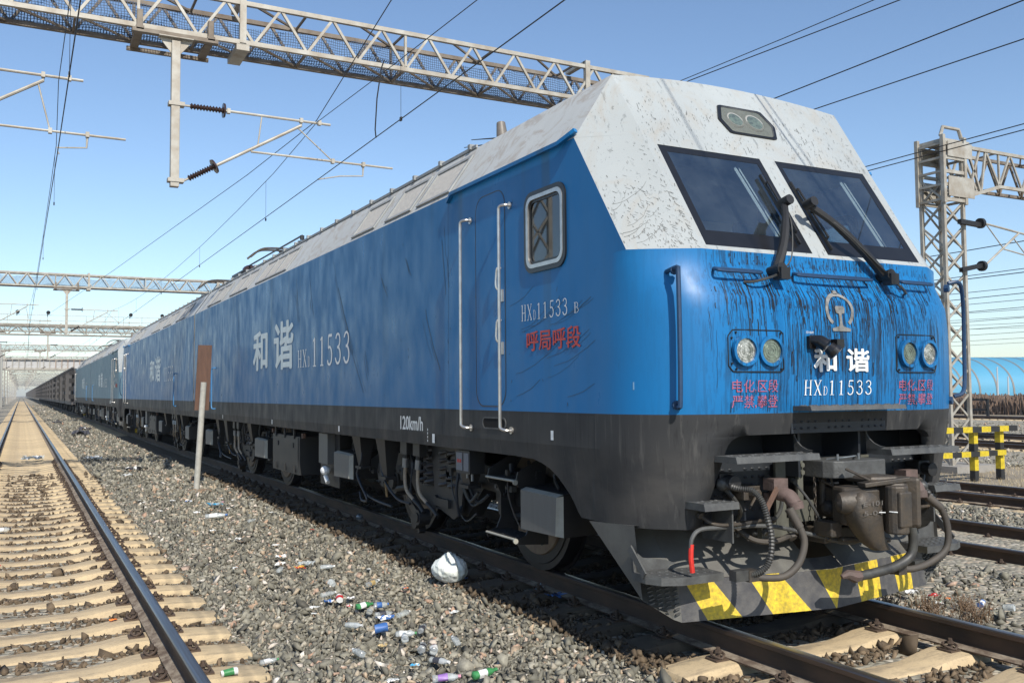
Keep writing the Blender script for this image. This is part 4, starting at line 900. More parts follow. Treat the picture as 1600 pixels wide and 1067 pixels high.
    P_.build('plough_plate', ['plowgry', 'plowblk', 'castgrey'], root, fix=False)
    for sg in (-1, 1):
        P_ = MB(); a, b_ = sorted((sg*.96, sg*1.46))
        P_.prism([(sg*.97, 4.68, .375), (sg*1.30, 4.68, .375), (sg*1.42, 4.74, .375), (sg*1.47, 4.84, .375), (sg*1.47, 4.98, .375), (sg*.97, 4.98, .375)], (0, 0, .05))
        P_.prism([(sg*1.47, 4.98, .425), (sg*1.02, 4.98, .425), (sg*1.20, 4.985, .48), (sg*1.38, 4.99, .51), (sg*1.47, 4.99, .58)], (0, .01, 0)); P_.bar((sg*1.475, 4.84, .425), (sg*1.475, 5.0, .58), .012, .05)
        for i in range(7):
            for j in range(3): P_.sphere((sg*(1.02+i*.06), 4.74+j*.08, .426), .016, 6, 4, 0, (1, 1, .35))
        P_.build('corner_step', 'castgrey', root)

    # ---- running gear
    def both(mb, name, mats, par=root, **k):
        mb.build(name, mats, par, **k); mb.mirror().build(name, mats, par, **k)
    for bc, mir in ((8.73, 1), (17.63, -1)):
        Fm = MB()
        for sg in (-1, 1):
            x0, x1 = sorted((sg*1.0, sg*1.16))
            prof = [(-2.2, .78), (-1.8, .90), (-.9, .92), (-.55, .62), (.55, .62), (.9, .92), (1.8, .90), (2.2, .78), (2.2, .62), (1.75, .66), (.95, .70), (.6, .40), (-.6, .40), (-.95, .70), (-1.75, .66), (-2.2, .62)]
            Fm.prism([(x0, bc+a, b_) for a, b_ in prof], (x1-x0, 0, 0))
            for d in (-.35, .35): Fm.cyl((sg*1.1, bc+d, .62), (sg*1.1, bc+d, 1.08), .12, .12, 12)
        Fm.box(-1.0, 1.0, bc-.3, bc+.3, .5, .8); Fm.box(-1.0, 1.0, bc-2.15, bc-2.0, .62, .85); Fm.box(-1.0, 1.0, bc+2.0, bc+2.15, .62, .85)
        bog = Fm.build('bogie_frame', 'dark', root)
        for dy in (-1.4, 1.4):
            y = bc+dy; Wm = MB()
            for sg in (-1, 1):
                Wm.cyl((sg*.70, y, .60), (sg*.835, y, .60), .60, .60, 40, 0); Wm.cyl((sg*.685, y, .60), (sg*.70, y, .60), .63, .63, 40, 0)
                Wm.cyl((sg*.835, y, .60), (sg*.845, y, .60), .545, .54, 36, 2); Wm.cyl((sg*.84, y, .60), (sg*.862, y, .60), .47, .46, 30, 1); Wm.cyl((sg*.86, y, .60), (sg*.95, y, .60), .20, .17, 16, 0)
                for k in range(10): a = k*math.pi/5; Wm.cyl((sg*.862, y+.36*math.cos(a), .60+.36*math.sin(a)), (sg*.868, y+.36*math.cos(a), .60+.36*math.sin(a)), .03, .03, 6, 2)
            Wm.cyl((-.7, y, .6), (.7, y, .6), .09, .09, 12, 0)
            Wm.build('wheelset', ['tyre', 'wheelweb', 'black'], bog, smooth=True)
            Ax = MB(); Ax.cyl((-.95, y, .58), (-1.16, y, .58), .17, .15, 14); Ax.cyl((-1.16, y, .58), (-1.20, y, .58), .10, .09, 12)
            Ax.box(-1.14, -.98, y-.24, y+.24, .60, .70)
            for d in (-.2, .2):
                pts = [(-1.07+.055*math.cos(t), y+d+.055*math.sin(t), .68+t*.0065) for t in [k*math.pi/4 for k in range(33)]]; Ax.tube(pts, .014, 5)
            Ax.cyl((-1.15, y-.45, .55), (-1.15, y-.1, .50), .035, .035, 8); both(Ax, 'axle_box', 'dark', bog)
            # low corner caliper/damper near the rail
        for y in ((9.0, 8.72) if mir > 0 else (17.9, 17.62)):
            pass
        yb = bc+.35
        Dm = MB(); Dm.cyl((-1.20, yb-.05, .30), (-1.32, yb-.05, .30), .085, .08, 14); Dm.cyl((-1.18, yb+.14, .25), (-1.28, yb+.14, .25), .095, .09, 14); Dm.cyl((-1.32, yb-.05, .30), (-1.335, yb-.05, .30), .05, .05, 12); Dm.bar((-1.24, yb+.32, .46), (-1.26, yb+.0, .32), .09, .09); Dm.bar((-1.2, yb+.16, .22), (-1.2, yb+.1, .12), .08, .05); both(Dm, 'caliper', 'dark', bog)
        Cb = MB()
        for d, xx in ((0.56, -1.34), (.20, -1.34)):
            y = bc+d; Cb.box(xx-.03, xx+.05, y-.09, y+.09, .94, 1.085, 0); Cb.tube([(xx, y, .95), (xx, y+.01, .90)], .030, 8, 0); Cb.cyl((xx, y+.01, .90), (xx, y+.02, .80), .034, .034, 10, 1)
            Cb.tube(bez([(xx, y+.02, .80), (xx, y+.03, .68), (xx, y-.02, .56), (xx+.03, y-.14, .47)], 5), .019, 8, 2); Cb.tube(bez([(xx+.03, y-.14, .47), (xx+.05, y-.24, .42), (xx+.06, y-.34, .36)], 4), .021, 8, 0)
        both(Cb, 'hose_set', ['dark', 'silver', 'tan'], root, smooth=True)
        Dk = MB(); y = bc+1.62; Dk.cyl((-1.16, y, .66), (-1.21, y, .66), .17, .17, 20); Dk.cyl((-1.21, y, .66), (-1.225, y, .66), .15, .15, 20)
        for k in range(6): a = k*math.pi/3; Dk.cyl((-1.225, y+.125*math.cos(a), .66+.125*math.sin(a)), (-1.235, y+.125*math.cos(a), .66+.125*math.sin(a)), .012, .012, 6)
        both(Dk, 'motor_cover', 'dark', bog, smooth=True)
        Pk = MB(); y = bc+1.27; Pk.cyl((-1.34, y, .85), (-1.30, y-.02, .42), .014, .014, 8, 0); Pk.bar((-1.30, y-.02, .42), (-1.27, y+.05, .58), .02, .02, 0); both(Pk, 'ground_lead', plain('ochre_rod', (.30, .19, .08)), root)
        for y, z0 in ((bc+1.15, .66), (bc+2.0, .72), (bc-1.0, .75)):
            Br = MB(); Br.hexa([(-1.36, y-.07, z0), (-1.28, y-.07, z0), (-1.28, y+.07, z0), (-1.36, y+.07, z0), (-1.42, y-.15, 1.085), (-1.22, y-.15, 1.085), (-1.22, y+.15, 1.085), (-1.42, y+.15, 1.085)]); Br.box(-1.39, -1.26, y-.1, y+.1, z0-.03, z0); both(Br, 'hanger_bracket', 'dark')
        for pts in ([(-1.36, bc+1.95, 1.05), (-1.38, bc+1.9, .8), (-1.38, bc+2.05, .6), (-1.38, bc+1.7, .36), (-1.36, bc+1.95, .32), (-1.33, bc+2.1, .4)], [(-1.35, bc+1.35, .95), (-1.36, bc+1.2, .65), (-1.34, bc+.85, .45), (-1.32, bc+.5, .42)], [(-1.34, bc+2.2, .62), (-1.34, bc+1.9, .42), (-1.34, bc+1.5, .36), (-1.3, bc+1.1, .33)]):
            Hh = MB(); Hh.tube(bez(pts, 5), .014, 7); both(Hh, 'cable', plain('bluish_cable', (.02, .026, .036)), root, smooth=True)
        for q in range(9):
            Hh = MB(); ya_ = bc+random.uniform(-1.9, 1.9); xx = -random.uniform(1.22, 1.33); z0_ = random.uniform(.75, 1.07); dy_ = random.uniform(-.5, .5)
            Hh.tube(bez([(xx, ya_, z0_+.05), (xx-.02, ya_+dy_*.2, z0_-.15), (xx+.02, ya_+dy_*.6, max(.34, z0_-.38)), (xx+.06, ya_+dy_, max(.40, z0_-.30))], 5), random.choice((.008, .011, .016)), 6); Hh.cyl((xx, ya_, z0_+.02), (xx, ya_, z0_+.09), .024, .024, 6); both(Hh, 'cable', random.choice((plain('bluish_cable', (.035, .045, .06)), MT['hoseblk'], MT['cast'])), root, smooth=True)
        for q in range(14):
            Hh = MB(); ya_ = bc+random.uniform(-2.1, 2.1); z0_ = random.uniform(.62, .98); Hh.box(-1.24, -1.19, ya_-.05, ya_+random.uniform(.02, .12), z0_-.04, z0_+random.uniform(.0, .08)); Hh.cyl((-1.24, ya_, z0_), (-1.27, ya_, z0_), .018, .018, 6); both(Hh, 'bracket', random.choice(('dark', 'dark', 'cast', 'castgrey')), root)
        for d in (-.42, -.20, .16, .40):
            Hh = MB(); Hh.tube([(-1.20+.075*math.cos(t), bc+d+.075*math.sin(t), .64+t*.0125) for t in [k*math.pi/5 for k in range(51)]], .017, 6); both(Hh, 'coil_spring', plain('spring_steel', (.05, .05, .055)), bog, smooth=True)
        Sk = MB(); Sk.prism([(-1.24, bc+a, b_) for a, b_ in ((-.75, 1.085), (.1, 1.085), (.02, .55), (-.15, .42), (-.45, .36), (-.62, .44))], (.03, 0, 0)); Sk.box(-1.27, -1.22, bc-.38, bc-.08, .46, .54); Sk.cyl((-1.27, bc-.04, .5), (-1.22, bc-.04, .5), .06, .06, 10); both(Sk, 'spring_guard', 'dark')
    # equipment boxes
    def eqbox(y0, y1, z0, z1, name='equipment_box'):
        E1 = MB(); xf = -1.42
        E1.poly([(xf, y0+.05, z0+.01), (xf, y1, z0), (xf, y1, z1), (xf, y0+.03, z1-.01)], 0)
        E1.poly([(xf, y0+.05, z0+.01), (xf, y0+.03, z1-.01), (xf+.045, y0, z1-.0), (xf+.045, y0, z0)], 1)
        E1.poly([(xf, y0+.03, z1-.01), (xf, y1, z1), (xf+.05, y1, z1+.02), (xf+.045, y0, z1+.01)], 1)
        E1.poly([(xf+.045, y0, z0), (xf+.045, y0, z1+.01), (-.95, y0+.02, z1+.05), (-.95, y0+.02, z0)], 2)
        E1.poly([(xf+.045, y0, z1+.01), (xf+.05, y1, z1+.02), (-.95, y1, z1+.05), (-.95, y0+.02, z1+.05)], 2)
        E1.poly([(xf+.045, y0, z0), (-.95, y0+.02, z0), (-.95, y1, z0), (xf, y1, z0), (xf, y0+.05, z0+.01)], 2)
        E1.poly([(xf, y1, z0), (-.95, y1, z0), (-.95, y1, z1+.05), (xf, y1, z1)], 2)
        both(E1, name, ['castbox', 'castedge', 'dark'], root, fix=False)
        T_ = MB()
        for k in range(3): T_.tube(bez([(-1.30+k*.04, y0+.18+k*.1, z1+.03), (-1.28, y0+.28, z1+.10+k*.02), (-1.2+k*.05, y0+.40, z1+.13), (-1.1, y0+.5, z1+.26)], 4), .014, 6)
        both(T_, 'box_cable', 'black', root, smooth=True)
    for a in ((5.99, 6.58, .50, .81), (10.95, 11.60, .54, .84), (15.40, 16.14, .53, .83), (20.32, 20.92, .52, .82)): eqbox(*a)
    E2 = MB(); E2.box(-1.42, -.7, 13.25, 14.85, .42, .97, 0); E2.box(-1.428, -1.42, 13.32, 14.78, .50, .955, 0)
    for y in (13.5, 14.05, 14.6): E2.box(-1.445, -1.428, y-.02, y+.02, .44, .54, 0); E2.box(-1.445, -1.42, y-.015, y+.015, .93, 1.08, 0)
    for y in (13.6, 14.5): E2.box(-1.438, -1.42, y-.05, y+.03, .80, .87, 1)
    E2.box(-1.40, -1.36, 13.16, 13.24, .95, 1.02, 2); E2.box(-1.42, -1.38, 14.86, 14.93, .98, 1.04, 2); both(E2, 'battery_box', ['dark', 'black', 'rust'], root, bevel=0)
    E2 = MB(); E2.box(-1.30, -1.28, 11.75, 12.6, .36, 1.085, 0); E2.box(-1.40, -1.30, 11.95, 12.35, .66, 1.06, 1); E2.sphere((-1.38, 12.1, .57), .07, 12, 8, 2, (1, 1.1, .9)); E2.cyl((-1.38, 12.1, .5), (-1.38, 12.0, .42), .03, .03, 8, 2); both(E2, 'sand_filter_panel', ['dark', 'castbox', 'letter'])
    # side ladder
    E2 = MB()
    for y in (6.66, 7.18):
        pts = [(-1.12, y, 1.085), (-1.40, y, .94), (-1.42, y, .86), (-1.40, y, .82), (-1.33, y, .80), (-1.29, y, .72), (-1.29, y, .52), (-1.33, y, .43), (-1.42, y, .40), (-1.42, y, .36), (-1.12, y, .34), (-1.12, y, .52), (-1.16, y, .58), (-1.16, y, .78)]
        E2.prism(pts, (0, .012, 0), 0)
    for z in (.87, .40): tread(E2, -1.42, -1.2, 6.67, 7.18, z-.012, z+.012, mi=0); E2.cyl((-1.425, 6.66, z), (-1.425, 7.19, z), .010, .010, 8, 1); E2.cyl((-1.43, 6.645, z-.01), (-1.43, 6.66, z-.01), .022, .022, 8, 1)
    for z in (.80, .55): E2.cyl((-1.2, 6.64, z), (-1.2, 6.66, z), .02, .02, 8, 1)
    both(E2, 'cab_ladder', ['dark', 'castedge'])
    E2 = MB(); E2.box(-1.45, -1.30, 7.47, 7.76, .865, 1.07, 0); E2.box(-1.454, -1.45, 7.62, 7.75, .89, 1.05, 1); E2.box(-1.454, -1.45, 7.49, 7.59, .89, 1.05, 1); E2.box(-1.456, -1.454, 7.64, 7.675, .96, .99, 2); E2.box(-1.456, -1.454, 7.69, 7.725, .96, .99, 2)
    E2.cyl((-1.4, 7.52, .865), (-1.4, 7.52, .80), .014, .014, 6, 3); E2.cyl((-1.4, 7.62, .865), (-1.4, 7.62, .82), .014, .014, 6, 3); both(E2, 'gauge_box', ['dark', plain('gauge_face', (.16, .17, .20)), 'red', 'silver'])
    # roof gear: pantographs, horn, aerials
    Hr = MB(); Hr.tube([(-.7, 8.26, 3.95), (-.7, 8.24, 4.18), (-.7, 8.27, 4.33)], [.07, .06, .045], 10); roofgear = Hr.build('aerial_pod', plain('grey_brown_cast', (.16, .14, .12)), root, smooth=True)
    Hr = MB(); Hr.cyl((-.72, 8.3, 4.13), (-.95, 8.62, 4.13), .008, .004, 6); Hr.cyl((-.72, 8.3, 4.18), (-.90, 8.55, 4.20), .008, .004, 6); Hr.build('aerial_rod', 'black', root)
    def panto(yc, par):
        Pg = MB(); z0 = 4.02
        for x in (-.55, .55):
            for y in (yc-.5, yc+.5): Pg.tube([(x, y, z0-.05+k*.03) for k in range(9)], [.07 if k % 2 else .04 for k in range(9)], 10, 1)
        Pg.bar((-.6, yc-.5, 4.26), (.6, yc-.5, 4.26), .06, .06, 0); Pg.bar((-.6, yc+.5, 4.26), (.6, yc+.5, 4.26), .06, .06, 0); Pg.bar((-.55, yc-.5, 4.26), (-.55, yc+.5, 4.26), .06, .06, 0); Pg.bar((.55, yc-.5, 4.26), (.55, yc+.5, 4.26), .06, .06, 0)
        Pg.bar((0, yc+.5, 4.30), (0, yc-.95, 4.40), .07, .06, 0); Pg.bar((0, yc-.95, 4.40), (-.3, yc+.75, 4.52), .04, .04, 0); Pg.bar((0, yc-.95, 4.40), (.3, yc+.75, 4.52), .04, .04, 0)
        for dy in (.62, .92):
            Pg.tube(bez([(-.92, yc+dy, 4.36), (-.72, yc+dy, 4.52), (-.5, yc+dy, 4.565), (0, yc+dy, 4.57), (.5, yc+dy, 4.565), (.72, yc+dy, 4.52), (.92, yc+dy, 4.36)], 4), .02, 6, 0)
        Pg.build('pantograph', ['cast', 'dkred'], par, smooth=True)
    panto(18.3, root)
    for y, x in ((16.2, -.6), (20.7, -.6), (20.9, .3), (21.4, -.2), (12.5, .2)):
        Rg = MB(); Rg.tube([(x, y, 3.98+k*.035) for k in range(10)], [.085 if k % 2 else .05 for k in range(10)], 12, 0); Rg.cyl((x, y, 4.32), (x, y, 4.40), .04, .04, 8, 1); Rg.build('roof_insulator', ['brownins', 'dark'], root, smooth=True)
    Rg = MB(); Rg.tube([(-.6, 16.2, 4.40), (-.6, 20.7, 4.40)], .018, 6, 0); Rg.build('roof_bus_bar', 'dark', root, smooth=True)
    Rg = MB(); Rg.box(-.9, -.3, 19.9, 20.9, 3.98, 4.2, 1); Rg.sphere((-.55, 20.7, 4.30), .17, 12, 8, 0, (1, 1.4, .8)); Rg.build('roof_breaker', ['brownins', 'dark'], root, smooth=True)
    Rg = MB(); Rg.box(-.8, .8, 10.0, 15.0, 3.98, 4.03, 0); Rg.build('roof_hatch', 'roofw', root)
    return root

L1 = loco()
L2 = copy_tree(L1); L2.location = (0, 39.70, 0); L2.rotation_euler = (0, 0, math.pi); L2['label'] = 'rear half of the front locomotive, blue section with its back end against the nearest section'
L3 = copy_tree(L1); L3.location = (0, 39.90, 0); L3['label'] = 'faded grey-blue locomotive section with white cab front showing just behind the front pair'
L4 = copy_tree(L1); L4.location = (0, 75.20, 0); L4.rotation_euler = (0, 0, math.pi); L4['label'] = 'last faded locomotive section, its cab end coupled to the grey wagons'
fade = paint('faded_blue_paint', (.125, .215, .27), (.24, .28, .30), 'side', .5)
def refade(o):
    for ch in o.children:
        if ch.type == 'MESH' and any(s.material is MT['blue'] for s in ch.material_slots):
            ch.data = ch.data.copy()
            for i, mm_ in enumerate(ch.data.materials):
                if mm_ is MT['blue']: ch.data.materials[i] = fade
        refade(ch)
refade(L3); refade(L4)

# ------------------------------------------------------------------ ground, tracks, ballast
at((0, 0, 0))
def gz(x):
    return tabl(x, [(-30, -.9), (-12, -.7), (-8.6, -.45), (-7.4, -.27), (-6.3, -.245), (6.5, -.245), (7.4, -.28), (9.0, -.40), (11.8, -.42), (14, -.60), (60, -.62), (4000, -.62)])
G = MB(); xs_ = [-3000, -30, -12, -8.6, -7.4, -6.3, -1.5, 1.5, 6.5, 7.4, 9.0, 11.8, 14, 60, 3000]; ys_ = [-60, 0, 20, 60, 200, 900, 4000]
for a, b_ in zip(xs_, xs_[1:]):
    for c, d in zip(ys_, ys_[1:]): G.poly([(a, c, gz(a)), (b_, c, gz(b_)), (b_, d, gz(b_)), (a, d, gz(a))])
tag(G.build('ground', 'ground', fix=False), kind='structure')

def rail(x, z, y0, y1, label):
    at((x, y0, z)); P = [(-.075, -.176), (.075, -.176), (.075, -.166), (.015, -.148), (.009, -.135), (.009, -.048), (.036, -.036), (.0365, -.010), (.030, -.002), (.012, 0), (-.012, 0), (-.030, -.002), (-.0365, -.010), (-.036, -.036), (-.009, -.048), (-.009, -.135), (-.015, -.148), (-.075, -.166)]
    o = MB(); ys = [y0]; y = y0
    while y < y1: y = min(y1, y+(12.5 if y < 60 else 150)); ys.append(y)
    for a, b_ in zip(ys, ys[1:]):
        for i in range(len(P)):
            p, q = P[i], P[(i+1) % len(P)]; mi = 1 if 8 <= i <= 10 or i == 11 else (2 if i in (2, 16) or i in (1, 17) and 0 else 0)
            o.poly([(x+p[0], a, z+p[1]), (x+q[0], a, z+q[1]), (x+q[0], b_, z+q[1]), (x+p[0], b_, z+p[1])], mi)
    o.poly([(x+p[0], y0, z+p[1]) for p in P], 0)
    ob = o.build('rail', ['railside', 'railtop', 'railfoot'], fix=True); return tag(ob, label, 'rail')
TR_ = [('empty left track', -4.80, 0, -3), ('track under the locomotive', 0, 0, -1), ('first track right of the locomotive', 5.0, -.10, -1), ('second track right of the locomotive', 10.3, -.21, -1), ('third track right, beyond the striped barrier', 26.5, -.38, -1), ('fourth track right', 32, -.38, -1), ('farthest track, before the brown scrub', 55, -.38, -1)]
for nm, x, z, y0 in TR_:
    for sg, w_ in ((-1, 'left'), (1, 'right')): rail(x+sg*.7535, z, y0 if x < 20 else -5, 1200 if x < 20 else 400, w_+' rail of the '+nm)

# sleeper: waisted concrete beam with sloping seats
def sleeper_mesh(simple_=False):
    o = MB(); xs = [-1.30, -1.27, -1.0, -.92, -.58, -.50, -.25, .25, .50, .58, .92, 1.0, 1.27, 1.30]
    zt = [-.24, -.205, -.185, -.18, -.18, -.188, -.225, -.225, -.188, -.18, -.18, -.185, -.205, -.24]; wt = [v*1.22 for v in (.10, .118, .118, .118, .115, .11, .100, .100, .11, .115, .118, .118, .118, .10)]
    rings = []
    for x, z, w_ in zip(xs, zt, wt): rings.append([(x, -w_-.035, -.40), (x, -w_-.02, z-.045), (x, -w_+.008, z-.006), (x, -w_+.03, z), (x, w_-.03, z), (x, w_-.008, z-.006), (x, w_+.02, z-.045), (x, w_+.035, -.40)])
    for a, b_ in zip(rings, rings[1:]):
        for i in range(7): o.poly([a[i], a[i+1], b_[i+1], b_[i]])
    o.poly(rings[0]); o.poly(rings[-1][::-1]); return o
at((0, 0, 0))
def clip_mesh(sg, s2):
    o = MB(); x = .7535+s2*.115; P = [(x+s2*.03, -.05, -.165), (x+s2*.055, .0, -.15), (x+s2*.03, .045, -.14), (x-s2*.01, .03, -.135), (x-s2*.02, -.01, -.14), (x+s2*.0, -.045, -.15)]
    o.tube([(sg*p[0], p[1], p[2]) for p in bez(P+[P[0]], 3)], .010, 5); o.cyl((sg*(x+s2*.01), 0, -.175), (sg*(x+s2*.01), 0, -.10), .016, .014, 6); o.cyl((sg*(x+s2*.01), 0, -.135), (sg*(x+s2*.01), 0, -.118), .026, .024, 6); o.box(*sorted((sg*(x-s2*.035), sg*(x+s2*.075))), -.055, .055, -.185, -.168)
    return o
sm0 = sleeper_mesh().build('concrete_sleeper', 'sleeper', smooth=True); SLM = sm0.data
_cr = simple('clip_rust', (.045, .030, .022), .8, 0, .4, 20, (.09, .06, .04)); cm = [clip_mesh(s, s2).build('rail_clip', _cr).data for s in (-1, 1) for s2 in (-1, 1)]
for o in [o for o in COL.objects if o.name.startswith('rail_clip')]: bpy.data.objects.remove(o)
bpy.data.objects.remove(sm0)
SLO = SLM.copy(); SLO.materials[0] = MT['painted_shade']
def sleepers(x, z, y0, n, nclip, label, group, painted_shade=999):
    for i in range(n):
        y = y0+i*.5925+random.uniform(-.012, .012); o = bpy.data.objects.new('concrete_sleeper', SLM if i < painted_shade else SLO); COL.objects.link(o); o.location = (x+random.uniform(-.015, .015), y, z+random.uniform(-.004, .004)); o.rotation_euler = (0, 0, random.uniform(-.008, .008))
        tag(o, label, 'sleeper', group)
        if i < nclip:
            for k in range(4):
                c = bpy.data.objects.new('rail_clip', cm[k]); COL.objects.link(c); c.parent = o
    return y0+n*.5925
def far_sleepers(rows, name):
    base = sleeper_mesh(); V = np.array(base.v); nv = len(V); vs = []; fs = []
    for x, z, y0, y1 in rows:
        y = y0
        while y < y1: b = len(vs)*0; vs.append(V+[x, y, z]); y += .5925
    m_ = len(vs); allv = np.concatenate(vs); F_ = []
    for k in range(m_): F_ += [tuple(i+k*nv for i in f) for f in base.f]
    me = bpy.data.meshes.new(name); me.from_pydata(allv.tolist(), [], F_); me.materials.append(MT['sleeper']); o = bpy.data.objects.new(name, me); COL.objects.link(o); tag(o, kind='stuff'); return o
yl = sleepers(-4.80, 0, 4.45, 120, 40, 'sunlit beige concrete sleeper of the empty left track', 'sleepers of the empty left track')
yc_ = sleepers(0, 0, 2.50, 70, 34, 'concrete sleeper of the track the locomotive stands on', 'sleepers under the locomotive', painted_shade=5)
y2 = sleepers(5.0, -.10, 3.9, 34, 22, 'concrete sleeper of the first track right of the locomotive', 'sleepers of the first track on the right')
y3 = sleepers(10.3, -.21, 6.5, 40, 20, 'concrete sleeper of the second track right of the locomotive', 'sleepers of the second track on the right')
far_sleepers([(-4.80, 0, yl, 330), (0, 0, yc_, 120), (5.0, -.10, y2, 60), (10.3, -.21, y3, 60), (26.5, -.38, 5, 60), (32, -.38, 5, 60), (55, -.38, 10, 90)], 'distant_sleepers')

# crushed stone: hulls of random points stamped by the thousand
def hulls(n):
    out = []
    for _ in range(n):
        bm = bmesh.new(); k = rng.integers(7, 11)
        p = rng.normal(size=(k, 3)); p /= np.linalg.norm(p, axis=1)[:, None]; p *= rng.uniform(.6, 1.2, (k, 1)); p *= [1.1, rng.uniform(.55, .9), rng.uniform(.38, .75)]
        for q in p: bm.verts.new(q)
        r_ = bmesh.ops.convex_hull(bm, input=bm.verts); bmesh.ops.delete(bm, geom=[v for v in bm.verts if not v.link_faces], context='VERTS')
        bm.verts.ensure_lookup_table(); bm.verts.index_update(); out.append((np.array([v.co[:] for v in bm.verts]), np.array([[v.index for v in f.verts] for f in bm.faces]))); bm.free()
    return out
HU = hulls(26)
Fv = np.array(F); Rv = np.array(rr); Uv = np.array(uu); Cv = np.array([-4.977, 0, 1.594])
def inframe(P, mx=120):
    d = P-Cv; D = d@Fv; u_ = 800+1445.9*(d@Rv)/D; v_ = 533.5-1445.9*(d@Uv)/D
    return (D > .5) & (u_ > -mx) & (u_ < 1600+mx) & (v_ < 1067+mx*.8), D
def scatter(name, n, xr, yr, size, keep=None, zf=None, tone=(0, 1), thin=None, mat='stone'):
    x = rng.uniform(*xr, n); y = rng.uniform(*yr, n)
    if keep is not None: k = keep(x, y); x = x[k]; y = y[k]
    z = np.interp(x, [-12, -8.6, -7.4, -6.3, 6.5, 7.4, 9.0, 11.8, 14, 60], [-.7, -.45, -.27, -.245, -.245, -.28, -.40, -.42, -.60, -.62])
    P = np.stack([x, y, z], 1); ok, D = inframe(P)
    if thin: ok &= rng.uniform(0, 1, len(x)) < np.minimum(1, (thin/D)**2)
    P = P[ok]; D = D[ok]; m_ = len(P); s = rng.lognormal(0, .33, m_)*size*.5
    if thin: s *= np.clip((D/thin), 1, 2.0)**.75
    P[:, 2] += rng.uniform(-.25, .85, m_)*s*.75
    if zf is not None: P[:, 2] += zf(P)
    q = rng.normal(size=(m_, 4)); q /= np.linalg.norm(q, axis=1)[:, None]; a, b_, c, d = q.T
    Rm = np.stack([1-2*(c*c+d*d), 2*(b_*c-a*d), 2*(b_*d+a*c), 2*(b_*c+a*d), 1-2*(b_*b_+d*d), 2*(c*d-a*b_), 2*(b_*d-a*c), 2*(c*d+a*b_), 1-2*(b_*b_+c*c)], 1).reshape(-1, 3, 3)
    hv = rng.integers(0, len(HU), m_); tn = tone[0]+(tone[1]-tone[0])*rng.uniform(0, 1, m_)
    vs = []; fs = []; ts = []; off = 0
    for h, (V, F_) in enumerate(HU):
        idx = np.where(hv == h)[0]
        if not len(idx): continue
        W = np.einsum('nij,vj->nvi', Rm[idx], V)*s[idx, None, None]+P[idx, None, :]
        fs.append((F_[None]+(np.arange(len(idx))*len(V))[:, None, None]+off).reshape(-1, 3)); vs.append(W.reshape(-1, 3)); ts.append(np.repeat(tn[idx], len(V))); off += len(idx)*len(V)
    V = np.concatenate(vs); F_ = np.concatenate(fs); T = np.concatenate(ts)
    me = bpy.data.meshes.new(name); me.vertices.add(len(V)); me.vertices.foreach_set('co', V.ravel().astype(np.float32)); me.loops.add(F_.size); me.loops.foreach_set('vertex_index', F_.ravel().astype(np.int32)); me.polygons.add(len(F_)); me.polygons.foreach_set('loop_start', np.arange(0, F_.size, 3, dtype=np.int32))
    me.update(calc_edges=True); at_ = me.attributes.new('tone', 'FLOAT', 'POINT'); at_.data.foreach_set('value', T.astype(np.float32)); me.materials.append(MT[mat])
    o = bpy.data.objects.new(name, me); COL.objects.link(o); tag(o, kind='stuff'); print(name, m_, 'stones'); return o
def offtrack(x, y, zs_=None):
    k = np.ones(len(x), bool)
    for cx in (-4.8, 0, 5.0, 10.3): k &= (np.abs(x-cx) > 1.33) | False
    return k
def crib(cx, y0):
    def f(x, y):
        ph = np.abs((y-y0+.29625) % .5925-.29625); inx = np.abs(x-cx) < 1.33
        rail_ = (np.abs(np.abs(x-cx)-.7535) < .085); return inx & (ph > .175) & ~rail_
    return f
scatter('ballast_between_tracks', 120000, (-3.55, -1.25), (4.2, 60), .060, lambda x, y: offtrack(x, y), thin=11)
scatter('ballast_distant', 60000, (-3.5, -1.3), (58, 190), .13, lambda x, y: offtrack(x, y), thin=75)
scatter('ballast_shoulder', 120000, (-11, 9.2), (3.4, 34), .060, lambda x, y: offtrack(x, y) & ((x < -3.5) | (x > -1.25)) & (x > -9), thin=10)
scatter('ballast_right', 60000, (7, 20), (6, 30), .060, lambda x, y: offtrack(x, y) & ((x < 13) | (x > 19.0)), thin=13)
scatter('ballast_far_right', 40000, (19, 50), (12, 60), .075, lambda x, y: (np.abs(x-26.5) > 1.3) & (np.abs(x-32) > 1.3), thin=30)
scatter('ballast_left_crib', 52000, (-6.2, -3.4), (4, 24), .056, crib(-4.8, 4.45), zf=lambda P: -.016+.035*np.exp(-((np.abs(P[:,0]+4.8)-.75)/.25)**2), tone=(.1, .85), thin=10, mat='stone_brown')
scatter('ballast_locomotive_crib', 42000, (-1.4, 1.4), (2.3, 22), .060, crib(0, 2.50), zf=lambda P: -.004+.0*P[:, 0], tone=(.1, .85), thin=9, mat='stone_brown')
scatter('ballast_right_crib', 22000, (3.6, 6.4), (3.8, 18), .050, crib(5.0, 3.9), zf=lambda P: -.10+.0*P[:, 0], thin=10, mat='stone_brown')
scatter('ballast_over_sleeper_ends', 9000, (-1.40, -.86), (4.9, 22), .055, lambda x, y: rng.uniform(0, 1, len(x)) < np.clip((-x-.85)*1.2, 0, .55), zf=lambda P: .035+.0*P[:, 0], tone=(.05, .7), thin=9, mat='stone_brown')
scatter('ballast_sleeper_ends', 5200, (-3.56, -3.30), (4.2, 20), .050, None, thin=12)

